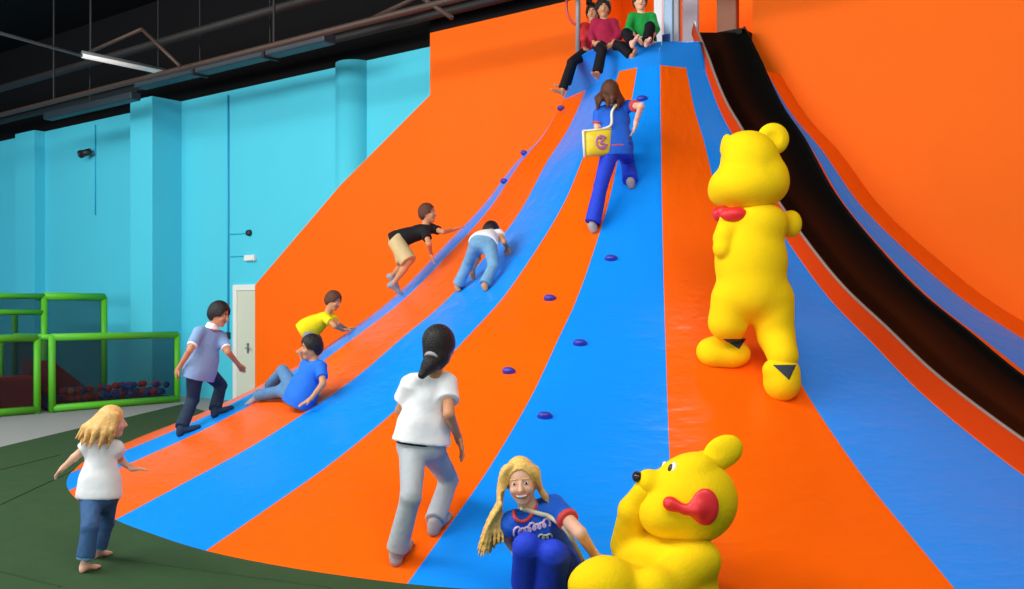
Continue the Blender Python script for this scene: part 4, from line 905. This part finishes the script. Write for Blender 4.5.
# seated bear at the front
ps, _ = hit(660, 560); D = 5.45; px_ = D/F
print('BEAR2', depth(ps), ps)
B = lambda px, py, dd=0: at(px, py, D+dd)
g0 = drop(B(650, 600, .1)); bear = empty('bear_costume', g0, 'yellow plush bear costume with big red bow sitting at the front of the slope', 'bear costume')
body = [el(B(662, 592, .05), (57*px_, 48*px_, 62*px_), (RIGHT, FWD, UP), .05), el(B(672, 562, .02), (44*px_, 38*px_, 32*px_), (RIGHT, FWD, UP), .06),
        rc(B(628, 545, .12), B(632, 510, .02), 18*px_, 13*px_, .04), rc(B(632, 510, .02), B(643, 492, -.02), 13*px_, 11*px_, .03),
        rc(B(700, 560, -.12), B(660, 590, -.36), 20*px_, 19*px_, .09), el(B(652, 588, -.38), (19*px_, 18*px_, 19*px_), None, .05),
        rc(B(640, 600, -.1), B(606, 588, -.35), 30*px_, 30*px_, .05), el(B(600, 585, -.38), (30*px_, 24*px_, 22*px_), (RIGHT, FWD, UP), .04),
        rc(B(690, 610, -.1), B(680, 640, -.45), 32*px_, 30*px_, .05)]
blob('costume_body', body, M['fur'], bear, .011)
hp = [el(B(692, 500), (45*px_, 42*px_, 43*px_), (RIGHT, FWD, UP), .04), el(B(664, 512, -.03), (26*px_, 30*px_, 25*px_), (RIGHT, FWD, UP), .05), rc(B(668, 488, -.02), B(649, 480, -.02), 18*px_, 10*px_, .04), el(B(648, 482, -.02), (11*px_, 14*px_, 11*px_), (RIGHT, FWD, UP), .03),
      el(B(689, 469), (26*px_, 26*px_, 15*px_), (cv(.92, .35, 0), FWD, cv(-.35, .92, 0)), .04)]
head = blob('costume_head', hp, M['fur'], bear, .009)
ea = cv(.85, .5, 0)
blob('ear', [rc(B(704, 466), B(716, 460), 9*px_, 11*px_, .03), el(B(723, 452, -.01), (21*px_, 9*px_, 16*px_), (ea, FWD, cv(-.5, .85, 0)), .03), el(B(722, 452, -.1), (11*px_, 6*px_, 8*px_), (ea, FWD, cv(-.5, .85, 0)), .02, 'sub')], M['fur'], bear, .009)
blob('ear', [rc(B(694, 474, .2), B(699, 465, .24), 9*px_, 9*px_, .03), el(B(701, 461, .25), (14*px_, 8*px_, 10*px_), (ea, FWD, cv(-.5, .85, 0)), .03)], M['fur'], bear, .009)
ew = cv(-.62, .25, -.75)
bb = BVHTree.FromPolygons([tuple(v.co+bear.location) for v in head.data.vertices], [tuple(p.vertices) for p in head.data.polygons])
def onb(px, py):
    h = bb.ray_cast(CAM, ray(px, py).normalized()); return (h[0], h[1]) if h[0] is not None else (B(px, py), -FWD)
for (x, y) in ((671.5, 467.5),):
    p, n = onb(x, y); eyeball(bear, p-n*.012, (n+cv(-.9, 0, -.1)).normalized(), .03)
p = B(664, 466, .16); eyeball(bear, p, cv(-.8, .2, .4), .022)
blob('nose', [el(B(637.5, 477, -.02), (5.5*px_, 9*px_, 6*px_), (cv(.9, .4, 0), FWD, cv(-.4, .9, 0)))], M['iris'], bear, .007)
p1, n1 = onb(671, 504); p2, n2 = onb(705, 507); p3, n3 = onb(686, 510)
bw = [el(p2, (13.5*px_, 6*px_, 18*px_), (RIGHT, FWD, UP), .02), rc(p2.lerp(p3, .4), p3, 9*px_, 4.5*px_, .03), rc(p3, p1+(n1*.01), 4.5*px_, 6.5*px_, .02), el(p1, (8*px_, 5*px_, 6*px_), (cv(.8, -.5, 0), FWD, cv(.5, .8, 0)), .02)]
tag(blob('bow', bw, M['bow'], bear, .008), 'big red satin bow')
